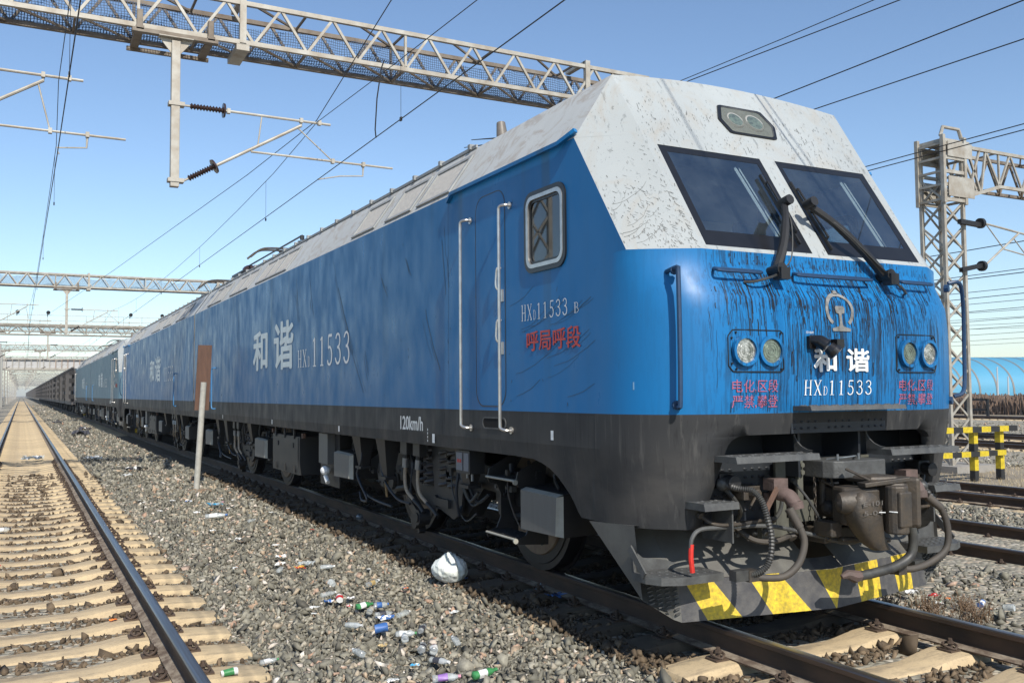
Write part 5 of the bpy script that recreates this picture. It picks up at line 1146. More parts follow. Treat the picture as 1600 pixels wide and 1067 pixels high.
# ------------------------------------------------------------------ wagons of the train
def wagon():
    root = thing('coal_wagon', (0, 77.0, 0), 'first grey open wagon directly behind the last locomotive section', 'wagon', 'grey open wagons of the freight train')
    o = MB(); y0, y1 = 77.25, 89.1; zt = 3.62; zb = 1.12
    for sg in (-1, 1):
        a, b_ = sorted((sg*1.46, sg*1.50)); o.box(a, b_, y0, y1, zb, zt)
        for k in range(9):
            y = y0+.35+k*(y1-y0-.7)/8; a, b_ = sorted((sg*1.50, sg*1.60)); o.box(a, b_, y-.09, y+.09, zb-.05, zt-.05)
        a, b_ = sorted((sg*1.44, sg*1.60)); o.box(a, b_, y0, y1, zt-.02, zt+.10)
        a, b_ = sorted((sg*1.50, sg*1.60)); o.box(a, b_, y0, y1, zb-.25, zb-.0)
    for y in (y0, y1-.05): o.box(-1.5, 1.5, y, y+.05, zb, zt)
    o.box(-1.5, 1.5, y0, y1, zb-.2, zb-.15)
    o.build('wagon_body', 'wagon', root)
    o = MB()
    for yy in (y0-.16, y1+.02):
        for z in (1.32, 1.92, 2.52, 3.12):
            for sg in (-1, 1): a, b_ = sorted((sg*1.46, sg*1.80)); o.box(a, b_, yy-.10, yy+.32, z, z+.33)
        o.box(-.2, .2, yy-.2, yy+.3, .8, 1.05)
    o.build('end_shadow_boxes', 'wagondk', root)  # black boxes stand in for shadow squares at the wagon ends, plus coupler block
    for yy in (y0+1.9, y1-1.9):
        o = MB()
        for d in (-.88, .88):
            for sg in (-1, 1): o.cyl((sg*.68, yy+d, .42), (sg*.82, yy+d, .42), .42, .42, 20, 0)
        for sg in (-1, 1):
            a, b_ = sorted((sg*.92, sg*1.05)); o.box(a, b_, yy-1.2, yy+1.2, .38, .62, 0); o.box(a, b_, yy-.35, yy+.35, .2, .7, 0)
        o.box(-1.0, 1.0, yy-.25, yy+.25, .45, .95, 0); o.build('wagon_bogie', 'wagondk', root)
    return root
W0 = wagon()
ordn = ['second', 'third', 'fourth', 'fifth', 'sixth', 'seventh', 'eighth', 'ninth', 'tenth', 'eleventh', 'twelfth']
for k in range(1, 58):
    c = copy_tree(W0) if k < 14 else None
    if c is None:
        c = W0.copy(); COL.objects.link(c)
        for ch in [q for q in W0.children if q.name.startswith('wagon_body')]: cc = ch.copy(); COL.objects.link(cc); cc.parent = c
    c.location = (0, 77.0+12.75*k, 0)
    c['label'] = ('%s grey open wagon behind the locomotives, seen edge-on' % ordn[k-1]) if k <= 11 else 'distant grey open wagon in the vanishing tail of the train'

# ------------------------------------------------------------------ overhead line portals
def truss(o, x0, x1, yf, yb, zb, zt, bay=1.05, mi=0, ch=.085):
    for y in (yf, yb):
        mi = 0 if y == yf else 1
        for z in (zb, zt): o.box(x0, x1, y-ch/2, y+ch/2, z-ch/2, z+ch/2, mi)
        n = int(round((x1-x0)/bay)); 
        for i in range(n):
            a = x0+i*(x1-x0)/n; b_ = x0+(i+1)*(x1-x0)/n; m_ = (a+b_)/2
            o.bar((a, y, zb), (m_, y, zt), .05, .05, mi, (0, 1, 0)); o.bar((m_, y, zt), (b_, y, zb), .05, .05, mi, (0, 1, 0))
            if i % 5 == 0: o.bar((a, y, zb), (a, y, zt), .05, .05, mi, (0, 1, 0))
    n = int(round((x1-x0)/bay)); mi = 1
    for i in range(n):
        a = x0+i*(x1-x0)/n; b_ = x0+(i+1)*(x1-x0)/n
        for z in (zb, zt): o.bar((a, yf, z), (b_ if i % 2 else a, yb, z), .04, .04, mi); o.bar((a, yf, z), (b_, yb, z), .035, .035, mi) if z == zb else None
def cantilever(par, xm, ym, zlo, zhi, xtop, xarm, xst, xct, zct, name='cantilever', detail=True):
    """insulated bracket arms from a mast at xm carrying the wires near xct"""
    nn = 8 if detail else 5
    o = MB(); jx = xm+(xtop-xm)*.80
    ia, ib = (xm+.14, ym, zhi), (xm+.95, ym, zhi); la = (xm+.14, ym, zlo+.03); L_ = Vector((jx, ym, zhi-.10))-Vector(la); lb = Vector(la)+L_.normalized()*.72
    o.cyl(ia, Vector(ia)+Vector((.2, 0, 0)), .022, .022, 6); o.cyl(Vector(ib)-Vector((.12, 0, 0)), ib, .028, .028, 6); o.cyl(la, Vector(la)+L_.normalized()*.2, .022, .022, 6); o.cyl(Vector(la)+L_.normalized()*.62, lb, .03, .03, 6)
    o.cyl(ib, (xtop, ym, zhi-.01), .026, .026, nn); o.cyl(lb, (jx, ym, zhi-.10), .030, .030, nn); o.cyl((jx, ym, zhi-.12), (jx, ym, zhi+.02), .02, .02, 6)
    o.cyl((xarm, ym, zct+.42), (xst, ym, zct+.40), .022, .022, nn); o.cyl((xm+(xtop-xm)*.54, ym, zhi-.01), Vector(la)+L_*.62, .014, .014, 6)
    o.cyl((jx-.08, ym, zhi-.14), (xarm+(xst-xarm)*.56, ym, zct+.41), .014, .014, 6)
    o.cyl((xst-.62, ym, zct+.41), (xst-.63, ym, zct+.17), .022, .014, 6); o.tube([(xst-.63, ym, zct+.18), (xst-1.1, ym, zct+.13), (xct, ym, zct+.02)], .013, 6)
    for p in ((xm+.95, zhi), (jx, zhi), (xtop-.22, zhi), (xst-.62, zct+.41), (xarm+(xst-xarm)*.56, zct+.41)): o.box(p[0]-.03, p[0]+.03, ym-.045, ym+.045, p[1]-.045, p[1]+.045)
    for z in (zhi, zlo+.03): o.box(xm-.12, xm+.16, ym-.09, ym+.09, z-.035, z+.035)
    root = o.build(name, 'gal' , par, smooth=True)
    i_ = MB()
    def ins(a, b_, n=11):
        a = Vector(a); b_ = Vector(b_); k = n*2+1; i_.tube([a.lerp(b_, j/(k-1)) for j in range(k)], [.062 if j % 2 else .03 for j in range(k)], 12 if detail else 6); d = (b_-a).normalized(); i_.cyl(b_-d*.02, b_+d*.015, .14, .13, 14 if detail else 7)
    ins(Vector(ia)+Vector((.12, 0, 0)), Vector(ib)-Vector((.08, 0, 0))); i_.build('insulator', 'brownins' if detail else 'black', root, smooth=True)
    i_ = MB(); ins(Vector(la)+L_.normalized()*.12, Vector(la)+L_.normalized()*.66); i_.build('insulator', 'brownins' if detail else 'black', root, smooth=True)
    return root
def portal(Y, label, full=True):
    root = thing('overhead_line_portal', (0, Y, 0), label, 'gantry', 'lattice portals over the tracks')
    yf, yb = Y-.25, Y+.60; zb, zt = 8.30, 9.07; x0, x1 = -8.4, 8.2
    o = MB(); truss(o, x0, x1, yf, yb, zb, zt)
    for x in (-1.35, 6.45):
        o.box(x-.06, x+.06, yf-.06, yf+.05, zb-.02, zt+.14, 0); o.box(x-.06, x+.06, yf, yb, zt+.08, zt+.14, 0); o.box(x-.12, x+.12, yf-.05, yb, zb-.16, zb-.05, 0)
    o.build('truss_beam', ['gal', 'galdirty'], root)
    o = MB(); nx = 34; 
    def nz(i, z): return z+.05*math.sin(i*.7)+.04*math.sin(i*1.9+1)
    for i in range(nx):
        a = x0+i*(x1-x0)/nx; b_ = x0+(i+1)*(x1-x0)/nx
        o.poly([(a, yb-.08, zb+.02), (b_, yb-.08, zb+.02), (b_, yb-.10, nz(i+1, zt-.10)), (a, yb-.10, nz(i, zt-.10))]); o.poly([(a, yf+.08, nz(i, zb+.10)), (b_, yf+.08, nz(i+1, zb+.10)), (b_, yb-.08, zb+.02), (a, yb-.08, zb+.02)])
    o.build('safety_net', 'net', root, fix=False)
    for x, sgn in ((-8.1, 1), (7.8, 1)):
        o = MB()
        for dx in (-.3, .3):
            for dy in (-.25, .60): o.box(x+dx-.05, x+dx+.05, Y+dy-.05, Y+dy+.05, -.6, zt-.05)
        for k in range(10):
            z = -.4+k*.85
            for dy in (-.25, .60): o.bar((x-.3, Y+dy, z), (x+.3, Y+dy, z+.85), .045, .045); o.bar((x+.3, Y+dy, z), (x-.3, Y+dy, z+.85), .045, .045)
            for dx in (-.3, .3): o.bar((x+dx, Y-.25, z), (x+dx, Y+.60, z+.85), .045, .045); o.bar((x+dx, Y+.6, z), (x+dx, Y-.25, z+.85), .045, .045)
        o.box(x-.7, x+.7, Y-.5, Y+.85, -1.0, -.25, 1)
        o.build('lattice_column', ['gal', 'concrete'], root)
    for xm, args in ((-2.58, (5.45, 6.89, .33, -1.21, 1.63, .08, 5.75)), (-7.25, (5.45, 7.10, -4.11, -6.15, -3.41, -4.47, 5.73))):
        o = MB(); o.box(xm-.075, xm+.075, Y-.40-.075, Y-.40+.075, 5.36, 8.05, 0); o.hexa([(xm-.30, Y-.5, 8.10), (xm+.30, Y-.5, 8.10), (xm+.30, Y-.3, 8.10), (xm-.30, Y-.3, 8.10), (xm-.30, Y-.5, 8.12), (xm+.30, Y-.5, 8.12), (xm+.30, Y-.3, 8.12), (xm-.30, Y-.3, 8.12)], 0)
        for sg in (-1, 1): o.prism([(xm+sg*.075, Y-.41, 8.10), (xm+sg*.30, Y-.41, 8.10), (xm+sg*.075, Y-.41, 7.82)], (0, .02, 0), 0)
        o.box(xm-.75, xm+.75, Y-.46, Y-.34, 8.12, 8.20, 1); o.box(xm-.75, xm+.75, Y+.60, Y+.66, 8.12, 8.20, 1)
        for d in (-.62, .62): o.box(xm+d-.07, xm+d+.07, Y-.46, Y+.66, 8.16, 8.24, 1); o.box(xm+d-.05, xm+d+.05, Y-.42, Y-.30, 8.16, 8.55, 1)
        dm = o.build('drop_mast', ['gal', 'galdirty'], root, bevel=.006 if full else 0)
        cantilever(dm, xm, Y-.40, *args, detail=full)
    return root
G1 = portal(18.0, 'nearest lattice portal crossing above the locomotive roof, with blue safety net and hanging mast')
names = ['second lattice portal behind the nearest one, its hanging mast over the train', 'third lattice portal along the line', 'fourth lattice portal along the line']
for k in range(1, 17):
    c = copy_tree(G1); c.location = (0, 18+45.5*k, 0); c['label'] = names[k-1] if k <= 3 else 'small lattice portal far down the line in the haze'
# lamp gantry and covered footbridge between the portals
root = thing('lamp_gantry', (0, 88, 0), 'flat two-storey truss walkway with small floodlights above the tracks', 'gantry')
o = MB(); truss(o, -7.6, 9, 87.8, 88.8, 6.75, 7.45, 1.5); o.box(-7.6, 9, 87.7, 88.9, 7.50, 7.55, 0)
for i in range(12): o.bar((-7.6+i*1.5, 87.8, 7.5), (-7.6+i*1.5, 87.8, 8.4), .04)
for z in (7.95, 8.4): o.bar((-7.6, 87.8, z), (9, 87.8, z), .04)
o.build('walkway_truss', ['gal', 'galdirty'], root)
for x in (-7.6, 8.6):
    o = MB(); 
    for dx in (-.25, .25): o.bar((x+dx, 88.3, -.6), (x+dx, 88.3, 8.6), .14)
    for k in range(9): o.bar((x-.25, 88.3, k), (x+.25, 88.3, k+1), .05)
    o.build('lattice_column', 'galdirty', root)
for x in (-5.4, -3.1, 3.4, 6):
    o = MB(); o.cyl((x, 87.8, 8.3), (x, 87.8, 8.6), .03, .03, 6); o.cyl((x, 87.75, 8.65), (x+.05, 87.5, 8.6), .08, .17, 10); o.build('floodlight', 'black', root)
root = thing('covered_footbridge', (0, 190, 0), 'rusty grey covered footbridge crossing the tracks in the distance', 'footbridge')
o = MB(); o.box(-9.5, 22, 189, 192, 6.2, 6.6, 1); o.box(-9.5, 22, 189, 192, 8.1, 8.3, 1); o.box(-9.5, 22, 189.4, 191.6, 6.6, 8.1, 0)
for i in range(32): o.box(-9.5+i, -9.38+i, 188.9, 189.4, 6.5, 8.2, 2 if i > 9 else 1)
o.build('deck', [plain('bridge_wall', (.46, .46, .46)), 'gal', plain('bridge_rust', (.34, .24, .17))], root)
for x in (-9, 14.5):
    o = MB(); o.box(x-.5, x+.5, 189.5, 191.5, -.7, 6.2); o.build('pier', 'concrete', root)
# pale poles beside the left line
for k, (x, y, h, r_) in enumerate([(-7.55, 72, 9.5, .16), (-8.0, 60.5, 9.8, .18), (-8.05, 96, 9, .16), (-7.6, 118, 9, .16), (-7.7, 150, 9, .17), (-7.9, 176, 9, .17), (-8, 215, 9, .18), (-8, 260, 9, .18)]):
    at((x, y, -.6)); o = MB(); o.cyl((x, y, -.6), (x, y, h), r_*1.15, r_*.8, 10); o.box(x-.25, x+.45, y-.05, y+.05, h-1.0, h-.85)
    tag(o.build('line_post', plain('post_concrete', (.38, .37, .33)), smooth=True), ['pale round concrete post nearest on the left edge', 'pale concrete post standing at the far left edge in front of the others', 'third pale post along the left line', 'fourth pale post along the left line'][k] if k < 4 else 'thin pale post far along the left line', 'post', 'pale posts along the left line')
for k, (x, y) in enumerate([(-9.2, 64), (-8.6, 84), (-8.8, 104), (-8.4, 130)]):
    at((x, y, -.6)); o = MB(); 
    for j in range(90):
        a = random.uniform(0, 6.28); r_ = random.uniform(0, .9); h = random.uniform(.4, 1.3); px, py = x+r_*math.cos(a), y+2.5*r_*math.sin(a)
        o.bar((px, py, -.6), (px+random.uniform(-.3, .3), py+random.uniform(-.3, .3), -.6+h), .02, .05)
    tag(o.build('dry_shrub', plain('dry_scrub', (.17, .11, .065)), fix=False), 'brown dry shrub by the left posts' if k else 'brown dry shrub nearest at the left edge under the posts', 'shrub', 'dry shrubs along the left line')

# ------------------------------------------------------------------ wires
def wire(pts, r_, label, name='overhead_wire', sag=None):
    at(pts[0]); o = MB(); o.tube(pts, r_, 5); return tag(o.build(name, 'wire', smooth=True, fix=False), label, 'wire')
def sagspan(xa, xb, y0, y1, z, s, n=12): return [(lerp(xa, xb, t), lerp(y0, y1, t), z-s*4*t*(1-t)) for t in [i/n for i in range(n+1)]]
YP = [-27.9]+[17.6+45.5*k for k in range(0, 16)]
def catenary(cx, xs2, zc, zm, names_, near=None, dropn=5, rw=.0085):
    pc = []; pm = []
    for i, (ya, yb_) in enumerate(zip(YP, YP[1:])):
        xa = cx+(xs2 if i % 2 else -xs2)*.5 if i else cx; xb = cx+(xs2 if (i+1) % 2 else -xs2)*.5
        if i == 0: xa = cx; xb = cx
        rwf = 1
        pc += [(xa, ya, zc), (xb, yb_, zc)] if not pc else [(xb, yb_, zc)]
        sp_ = sagspan(xa, xb, ya, yb_, zm, .62); pm += sp_ if not pm else sp_[1:]
    wire(pc, rw, names_[0]); wire(pm, rw*.8, names_[1])
    at((cx, 0, zc)); o = MB()
    for i, (ya, yb_) in enumerate(zip(YP[:6], YP[1:7])):
        for k in range(dropn):
            t = (k+.5)/dropn; y = lerp(ya, yb_, t); z1 = zm-.62*4*t*(1-t); x = cx if i == 0 else lerp(cx+(xs2 if i % 2 else -xs2)*.5, cx+(xs2 if (i+1) % 2 else -xs2)*.5, t)
            o.cyl((x, y, zc), (x, y, z1), .0035, .0035, 4); o.box(x-.012, x+.012, y-.03, y+.03, zc-.03, zc+.03)
    tag(o.build('wire_droppers', 'wire', fix=False), names_[2], 'wire')
catenary(.06, .16, 5.75, 6.90, ['contact wire above the locomotive, lowest line running to the nearest hanging mast', 'messenger wire above the locomotive contact wire', 'thin vertical droppers between the two wires over the locomotive'])
catenary(-4.50, .2, 5.73, 7.02, ['contact wire above the empty left track', 'messenger wire above the empty left track', 'thin droppers between the two wires over the empty left track'])
catenary(4.95, .15, 5.96, 7.15, ['contact wire over the first track right of the locomotive', 'upper messenger wire over the first track right of the locomotive', 'droppers over the first track right of the locomotive'])
wire([(-1.9, -12, 7.6), (-.56, 11.79, 7.0), (.05, 17.6, 6.93), (-.35, 22, 6.75), (-1.81, 40, 6.55), (-3.4, 63.2, 6.7)], .008, 'slanting feeder wire meeting the nearest cantilever from the upper left')
wire([(7.3, 4, 7.45), (5.83, 13.27, 7.30), (4.9, 40, 7.2)], .009, 'second wire rising right from the locomotive roof edge'); wire([(7.2, 2, 6.3), (6.75, 11.10, 6.30), (6.2, 40, 6.3)], .009, 'lowest of the four wires rising right from the locomotive roof')
wire([(.07, 14.2, 5.75), (.02, 14.1, 5.85), (-.02, 13.9, 6.3), (.0, 13.75, 6.75), (.03, 13.7, 6.87)], .011, 'short black jumper cable hanging between the two wires over the locomotive', 'jumper_cable')
wire([(13.63, 8, 7.15), (13.8, 16.3, 7.2), (14.5, 60, 7.2)], .012, 'wire passing across the top of the right lattice tower, upper of a pair'); wire([(13.5, 8, 6.98), (13.7, 16.3, 7.05), (14.4, 60, 7.05)], .012, 'wire passing across the top of the right lattice tower, lower of a pair')
for k, x in enumerate((20.8, 26.5, 32, 37.5, 43, 48.5, 55, 61)):
    for z, s in ((4.95, 0), (6.3, .5)):
        pts = []
        for a in range(-2, 5): sp_ = sagspan(x, x, a*50., a*50.+50, z, s, 8); pts += sp_ if not pts else sp_[1:]
        wire(pts, .014, 'one of the many distant parallel wires behind the right lattice tower')['group'] = 'distant wires over the yard tracks'
for k, (a, b_) in enumerate((((69.8, 50, 0), (60, 20, 7.5)), ((67.5, 47, 0), (60, 18, 7.0)))): wire([a, b_], .03, ('left' if k == 0 else 'right')+' of the two slanting guy wires in front of the blue hall')

# ------------------------------------------------------------------ right side: tower, barrier, scrub, hall
root = thing('lattice_tower', (16.9, 16.4, -.6), 'tall pale lattice tower right of the locomotive carrying a truss beam to the right', 'tower')
x0, x1, y0, y1 = 16.55, 17.32, 16.1, 16.78; zb, zt = -.6, 8.05
o = MB()
for x in (x0, x1):
    for y in (y0, y1): o.box(x-.045, x+.045, y-.045, y+.045, zb, zt)
k = 0; z = -.45
while z < 6.6:
    h = .62
    for y in (y0, y1): o.bar((x0, y, z), (x1, y, z+h), .05, .03, 0, (0, 1, 0)); o.bar((x1, y+.04, z), (x0, y+.04, z+h), .05, .03, 0, (0, 1, 0))
    for x in (x0, x1): o.bar((x, y0, z), (x, y1, z+h), .05, .03, 0, (1, 0, 0)); o.bar((x+.04, y1, z), (x+.04, y0, z+h), .05, .03, 0, (1, 0, 0))
    z += h+.02
o.build('lattice_shaft', 'gal', root)
o = MB()
for x in (x0-.04, x1+.04):
    for y in (y0-.06, y1+.06): o.box(x-.05, x+.05, y-.05, y+.05, 6.5, 8.32)
for z in (6.6, 7.0, 7.35, 7.72, 8.1): 
    for y in (y0-.06, y1+.06): o.box(x0, x1, y-.03, y+.03, z-.045, z+.045)
    for x in (x0-.04, x1+.04): o.box(x-.03, x+.03, y0, y1, z-.03, z+.03)
for y in (y0-.12, y1+.10): o.box(x0+.08, x1+.35, y, y+.02, 6.68, 7.22); o.box(x0+.08, x1+.3, y, y+.02, 7.75, 8.15)
o.tube([(x0-.04, y0, 8.3), (x0+.06, y0, 8.55), (x1-.08, y0, 8.55), (x1+.04, y0, 8.3)], .05, 6); o.box(x0, x1+.3, y0-.05, y1, 8.16, 8.24)
o.build('tower_head', 'gal', root)
o = MB(); truss(o, 18.9, 40, y0, y1, 7.15, 8.10, 1.0)
for y in (y0, y1): 
    o.bar((17.5, y, 6.75), (18.9, y, 7.15), .09, .09, 0, (0, 1, 0)); o.bar((17.4, y, 8.10), (18.9, y, 8.10), .09, .09, 0, (0, 1, 0))
    for a, b_ in (((17.55, 8.1), (18.1, 6.9)), ((18.1, 6.9), (18.35, 8.1)), ((18.35, 8.1), (18.9, 7.15)), ((17.55, 6.8), (18.1, 8.1))): o.bar((a[0], y, a[1]), (b_[0], y, b_[1]), .06, .05, 0, (0, 1, 0))
o.build('truss_beam', ['gal', 'galdirty'], root)
o = MB(); o.box(16.2, 17.8, 15.7, 17.2, -.75, -.42); o.build('concrete_footing', 'concrete', root)
o = MB()
for z0, z1 in ((6.02, 5.98), (4.78, 4.82)):
    o = MB(); o.bar((17.0, 15.98, z0-.06 if z0 < 5 else z0), (17.9, 15.98, z1+.08 if z0 < 5 else z1), .12, .12); o.cyl((17.82, 15.98, z1+.05), (17.92, 15.98, z1+.06), .14, .14, 14)
    o.build('insulator', 'black', root, smooth=True)
o = MB(); o.cyl((18.0, 15.98, 6.05), (20.0, 15.98, 5.85), .03, .03, 8); o.cyl((18.0, 15.98, 4.9), (19.5, 15.98, 5.88), .03, .03, 8); o.cyl((18.1, 15.98, 6.03), (18.8, 15.98, 5.42), .016, .016, 6); o.cyl((18.8, 15.98, 5.40), (20.6, 15.98, 5.18), .022, .022, 8); o.cyl((19.3, 15.98, 5.7), (19.8, 15.98, 5.28), .016, .016, 6); o.build('bracket_arms', 'gal', root, smooth=True)

root = thing('striped_barrier', (14.9, 14.3, -.5), 'yellow and black striped steel barrier in front of the lattice tower', 'barrier')
def striped(p0, p1, w_, n, par, name, first=0):
    o = MB(); p0 = Vector(p0); p1 = Vector(p1)
    for i in range(n): o.bar(p0.lerp(p1, i/n), p0.lerp(p1, (i+1)/n), w_, w_, (i+first) % 2)
    return o.build(name, ['yb_k', 'yb_y'], par)
for x, y in ((12.9, 14.3), (14.92, 14.3), (15.88, 14.3)): striped((x, y, -.66), (x, y, .60), .14, 4, root, 'post', 0)
striped((12.0, 14.2, .62), (16.35, 14.2, .62), .13, 13, root, 'rail', 0); striped((12.0, 14.2, .05), (15.9, 14.2, .05), .12, 12, root, 'rail', 0)

at((0, 0, 0))
o = MB(); 
for j in range(15000):   # scrub bank with an uneven top
    x = random.uniform(58, 84); y = random.uniform(36, 90); h = 1.45+.22*math.sin(x*.5+y*.3)+random.uniform(-.2, .25)
    xx = 66.0+random.uniform(0, 5); o.bar((xx, y, -.65), (xx+random.uniform(-.4, .4), y+random.uniform(-.4, .4), -.65+h*random.uniform(.5, 1.0)), .05, .10)
tag(o.build('dry_scrub_bank', plain('scrub', (.20, .135, .095)), fix=False), kind='stuff')
o = MB(); 
for i in range(40):
    y0_ = 30+i*1.6; o.poly([(71, y0_, -.65), (71, y0_+1.6, -.65), (72, y0_+1.6, 1.05+.15*math.sin((i+1)*.8)), (72, y0_, 1.05+.15*math.sin(i*.8))])
tag(o.build('earth_bank', plain('scrub_earth', (.15, .105, .075)), fix=False), kind='structure')
for k, (y, l_) in enumerate(((46.8, 1.9), (56, 2.2))):
    root = thing('track_frame', (62, y, -.6), ['low black steel frame before the scrub at the right edge', 'low black steel frame before the scrub, behind the lattice tower'][k], 'frame')
    o = MB(); 
    for yy in (y, y+l_): o.box(61.9, 62.1, yy-.08, yy+.08, -.6, .75)
    o.box(61.9, 62.1, y, y+l_, .6, .75); o.box(61.9, 62.1, y, y+l_, -.2, -.05); o.build('steel_frame', 'black', root)
# dry grass round the barrier and tower foot
at((0, 0, 0)); o = MB()
for j in range(5200):
    x = random.uniform(12.7, 19.6); y = random.uniform(10.5, 17.5)
    if noise.noise(Vector((x*.8, y*.8, 0))) < -.05: continue
    z = gz(x)-.02; h = random.uniform(.03, .13); a = random.uniform(0, 6.28); d = random.uniform(.02, .10)
    o.poly([(x-.006*math.sin(a), y+.006*math.cos(a), z), (x+.006*math.sin(a), y-.006*math.cos(a), z), (x+d*math.cos(a), y+d*math.sin(a), z+h)])
tag(o.build('dry_grass', plain('straw', (.46, .36, .20)), fix=False), kind='stuff')
# barrel-roofed hall
root = thing('arched_hall', (262, 178, -.6), 'long pale blue barrel-roofed shed with brown ribs on the right horizon', 'hall')
ax = Vector((.93, -.37, 0)).normalized(); pr = Vector((.37, .93, 0)).normalized(); c0 = Vector((205, 196, -.6)); Lh = 150; RW, RH = 20, 11.3
o = MB(); ns = 28; nl = 15
def hp(t, a, k=1.0): return c0+ax*t+pr*(-math.cos(a)*RW*k)+Vector((0, 0, math.sin(a)**.8*RH*k if a not in (0, math.pi) else 0))
for i in range(nl):
    for j in range(ns): a0, a1 = math.pi*j/ns, math.pi*(j+1)/ns; t0, t1 = Lh*i/nl, Lh*(i+1)/nl; o.poly([hp(t0, a0), hp(t1, a0), hp(t1, a1), hp(t0, a1)])
o.poly([hp(0, math.pi*j/ns) for j in range(ns+1)]); o.build('barrel_roof', 'hallblue', root, smooth=True)
for i in range(1, nl*2):
    o = MB(); t = Lh*i/nl/2-2
    for j in range(ns): a0, a1 = math.pi*j/ns, math.pi*(j+1)/ns; o.poly([hp(t, a0, 1.005), hp(t+.5, a0, 1.005), hp(t+.5, a1, 1.005), hp(t, a1, 1.005)])
    o.build('arch_rib', 'hallrib', root, smooth=True)
for k, (t, h) in enumerate(((20, 6.5), (33, 7.5), (36, 5), (48, 6), (60, 6.5))):
    p = c0+ax*t-pr*28; at(p); o = MB(); o.cyl(p, p+Vector((0, 0, h)), .22, .16, 6); o.bar(p+Vector((0, 0, h)), p+Vector((.6, .2, h+.2)), .2)
    tag(o.build('lamp_post', plain('lamp_grey', (.5, .5, .5))), 'thin pale lamp post before the blue hall, %s' % ['leftmost of five', 'second of five from the left', 'short one in the middle of five', 'second of five from the right', 'rightmost of five'][k], 'lamp post', 'lamp posts in front of the blue hall')

# ------------------------------------------------------------------ marker post
root = thing('marker_post', (-2.03, 18.3, -.25), 'leaning grey post with a tall brown board beside the ballast path', 'sign post')
o = MB(); o.cyl((-2.03, 18.3, -.3), (-1.91, 18.3, 1.82), .055, .055, 12); o.build('post', 'pole', root, smooth=True)
o = MB(); o.hexa([(-2.065, 18.37, 1.29), (-1.80, 18.37, 1.29), (-1.80, 18.40, 1.29), (-2.065, 18.40, 1.29), (-2.005, 18.37, 2.53), (-1.75, 18.37, 2.53), (-1.75, 18.40, 2.53), (-2.005, 18.40, 2.53)]); o.build('board', 'brown', root)
o = MB(); 
for i in range(14): o.sphere((-2.03+random.uniform(-.2, .2), 18.3+random.uniform(-.25, .15), -.22), random.uniform(.04, .09), 7, 5, 0, (1, 1, .6))
o.build('earth_heap', plain('earth_heap', (.22, .16, .11)), root)

# ------------------------------------------------------------------ litter
ZG = -.195
def lathe(o, p, d, prof, n=12, mi=0):   # prof: list of (t, r, material)
    p = Vector(p); d = Vector(d).normalized(); U = d.cross(Vector((0, 0, 1))).normalized(); V = U.cross(d)
    b = len(o.v)
    for t, r_, _ in prof:
        for j in range(n): a = 2*math.pi*j/n; o.v.append(tuple(p+d*t+(U*math.cos(a)+V*math.sin(a)*.86)*r_*(1+.30*noise.noise(Vector((t*30+p.x*50, math.cos(a)*1.3, math.sin(a)*1.3))))))
    for i in range(len(prof)-1):
        for j in range(n): o.f.append((b+i*n+j, b+i*n+(j+1) % n, b+(i+1)*n+(j+1) % n, b+(i+1)*n+j)); o.m.append(prof[i][2])
    o.f.append(tuple(b+j for j in range(n))); o.m.append(prof[0][2]); o.f.append(tuple(b+(len(prof)-1)*n+j for j in range(n))); o.m.append(prof[-1][2])
def bottle(x, y, ang, L, r_, label, film, cap, body='bottle', tilt=.05):
    L *= .74; r_ *= .78
    at((x, y, ZG)); o = MB(); d = Vector((math.cos(R(ang)), math.sin(R(ang)), tilt))
    prof = [(0, r_*.7, 0), (.006, r_, 0), (L*.18, r_*.97, 0), (L*.20, r_*1.01, 1), (L*.52, r_*1.01, 1), (L*.54, r_*.97, 0), (L*.70, r_, 0), (L*.84, r_*.55, 0), (L*.90, r_*.42, 2), (L*.90, r_*.48, 2), (L, r_*.48, 2)]
    lathe(o, (x, y, ZG+r_*.9), d, prof, 14); return tag(o.build('plastic_bottle', [body, film, cap], smooth=True), label, 'bottle')
def crumple(x, y, s, label, mats, name='crumpled_paper', cat='litter', flat=.35, seed=0, two=None):
    s *= .68
    at((x, y, ZG)); rs = random.Random(seed+int(x*100)); o = MB(); n = 7
    P = [[(x+s*((i/(n-1))-.5)*(1+rs.uniform(-.3, .3))+rs.uniform(-.1, .1)*s, y+s*((j/(n-1))-.5)*.75*(1+rs.uniform(-.3, .3)), ZG+.01+s*flat*rs.uniform(.0, .8)) for j in range(n)] for i in range(n)]
    for i in range(n-1):
        for j in range(n-1): o.poly([P[i][j], P[i+1][j], P[i+1][j+1], P[i][j+1]], 1 if (two and rs.random() < two) else 0)
    ob = o.build(name, mats); so_ = ob.modifiers.new('t', 'SOLIDIFY'); so_.thickness = .002; return tag(ob, label, cat)
def cup(x, y, ang, L, r0, r1, label, mats, name='plastic_cup', cat='cup', tilt=.1):
    L *= .76; r0 *= .78; r1 *= .78
    at((x, y, ZG)); o = MB(); d = Vector((math.cos(R(ang)), math.sin(R(ang)), tilt)); lathe(o, (x, y, ZG+max(r0, r1)*.95), d, [(0, r0, 0), (L*.15, lerp(r0, r1, .15), 1), (L*.75, lerp(r0, r1, .75), 0), (L*.97, r1, 0), (L*.975, r1*.86, 2), (L*.9, r1*.8, 2)], 16); return tag(o.build(name, mats, smooth=True), label, cat)
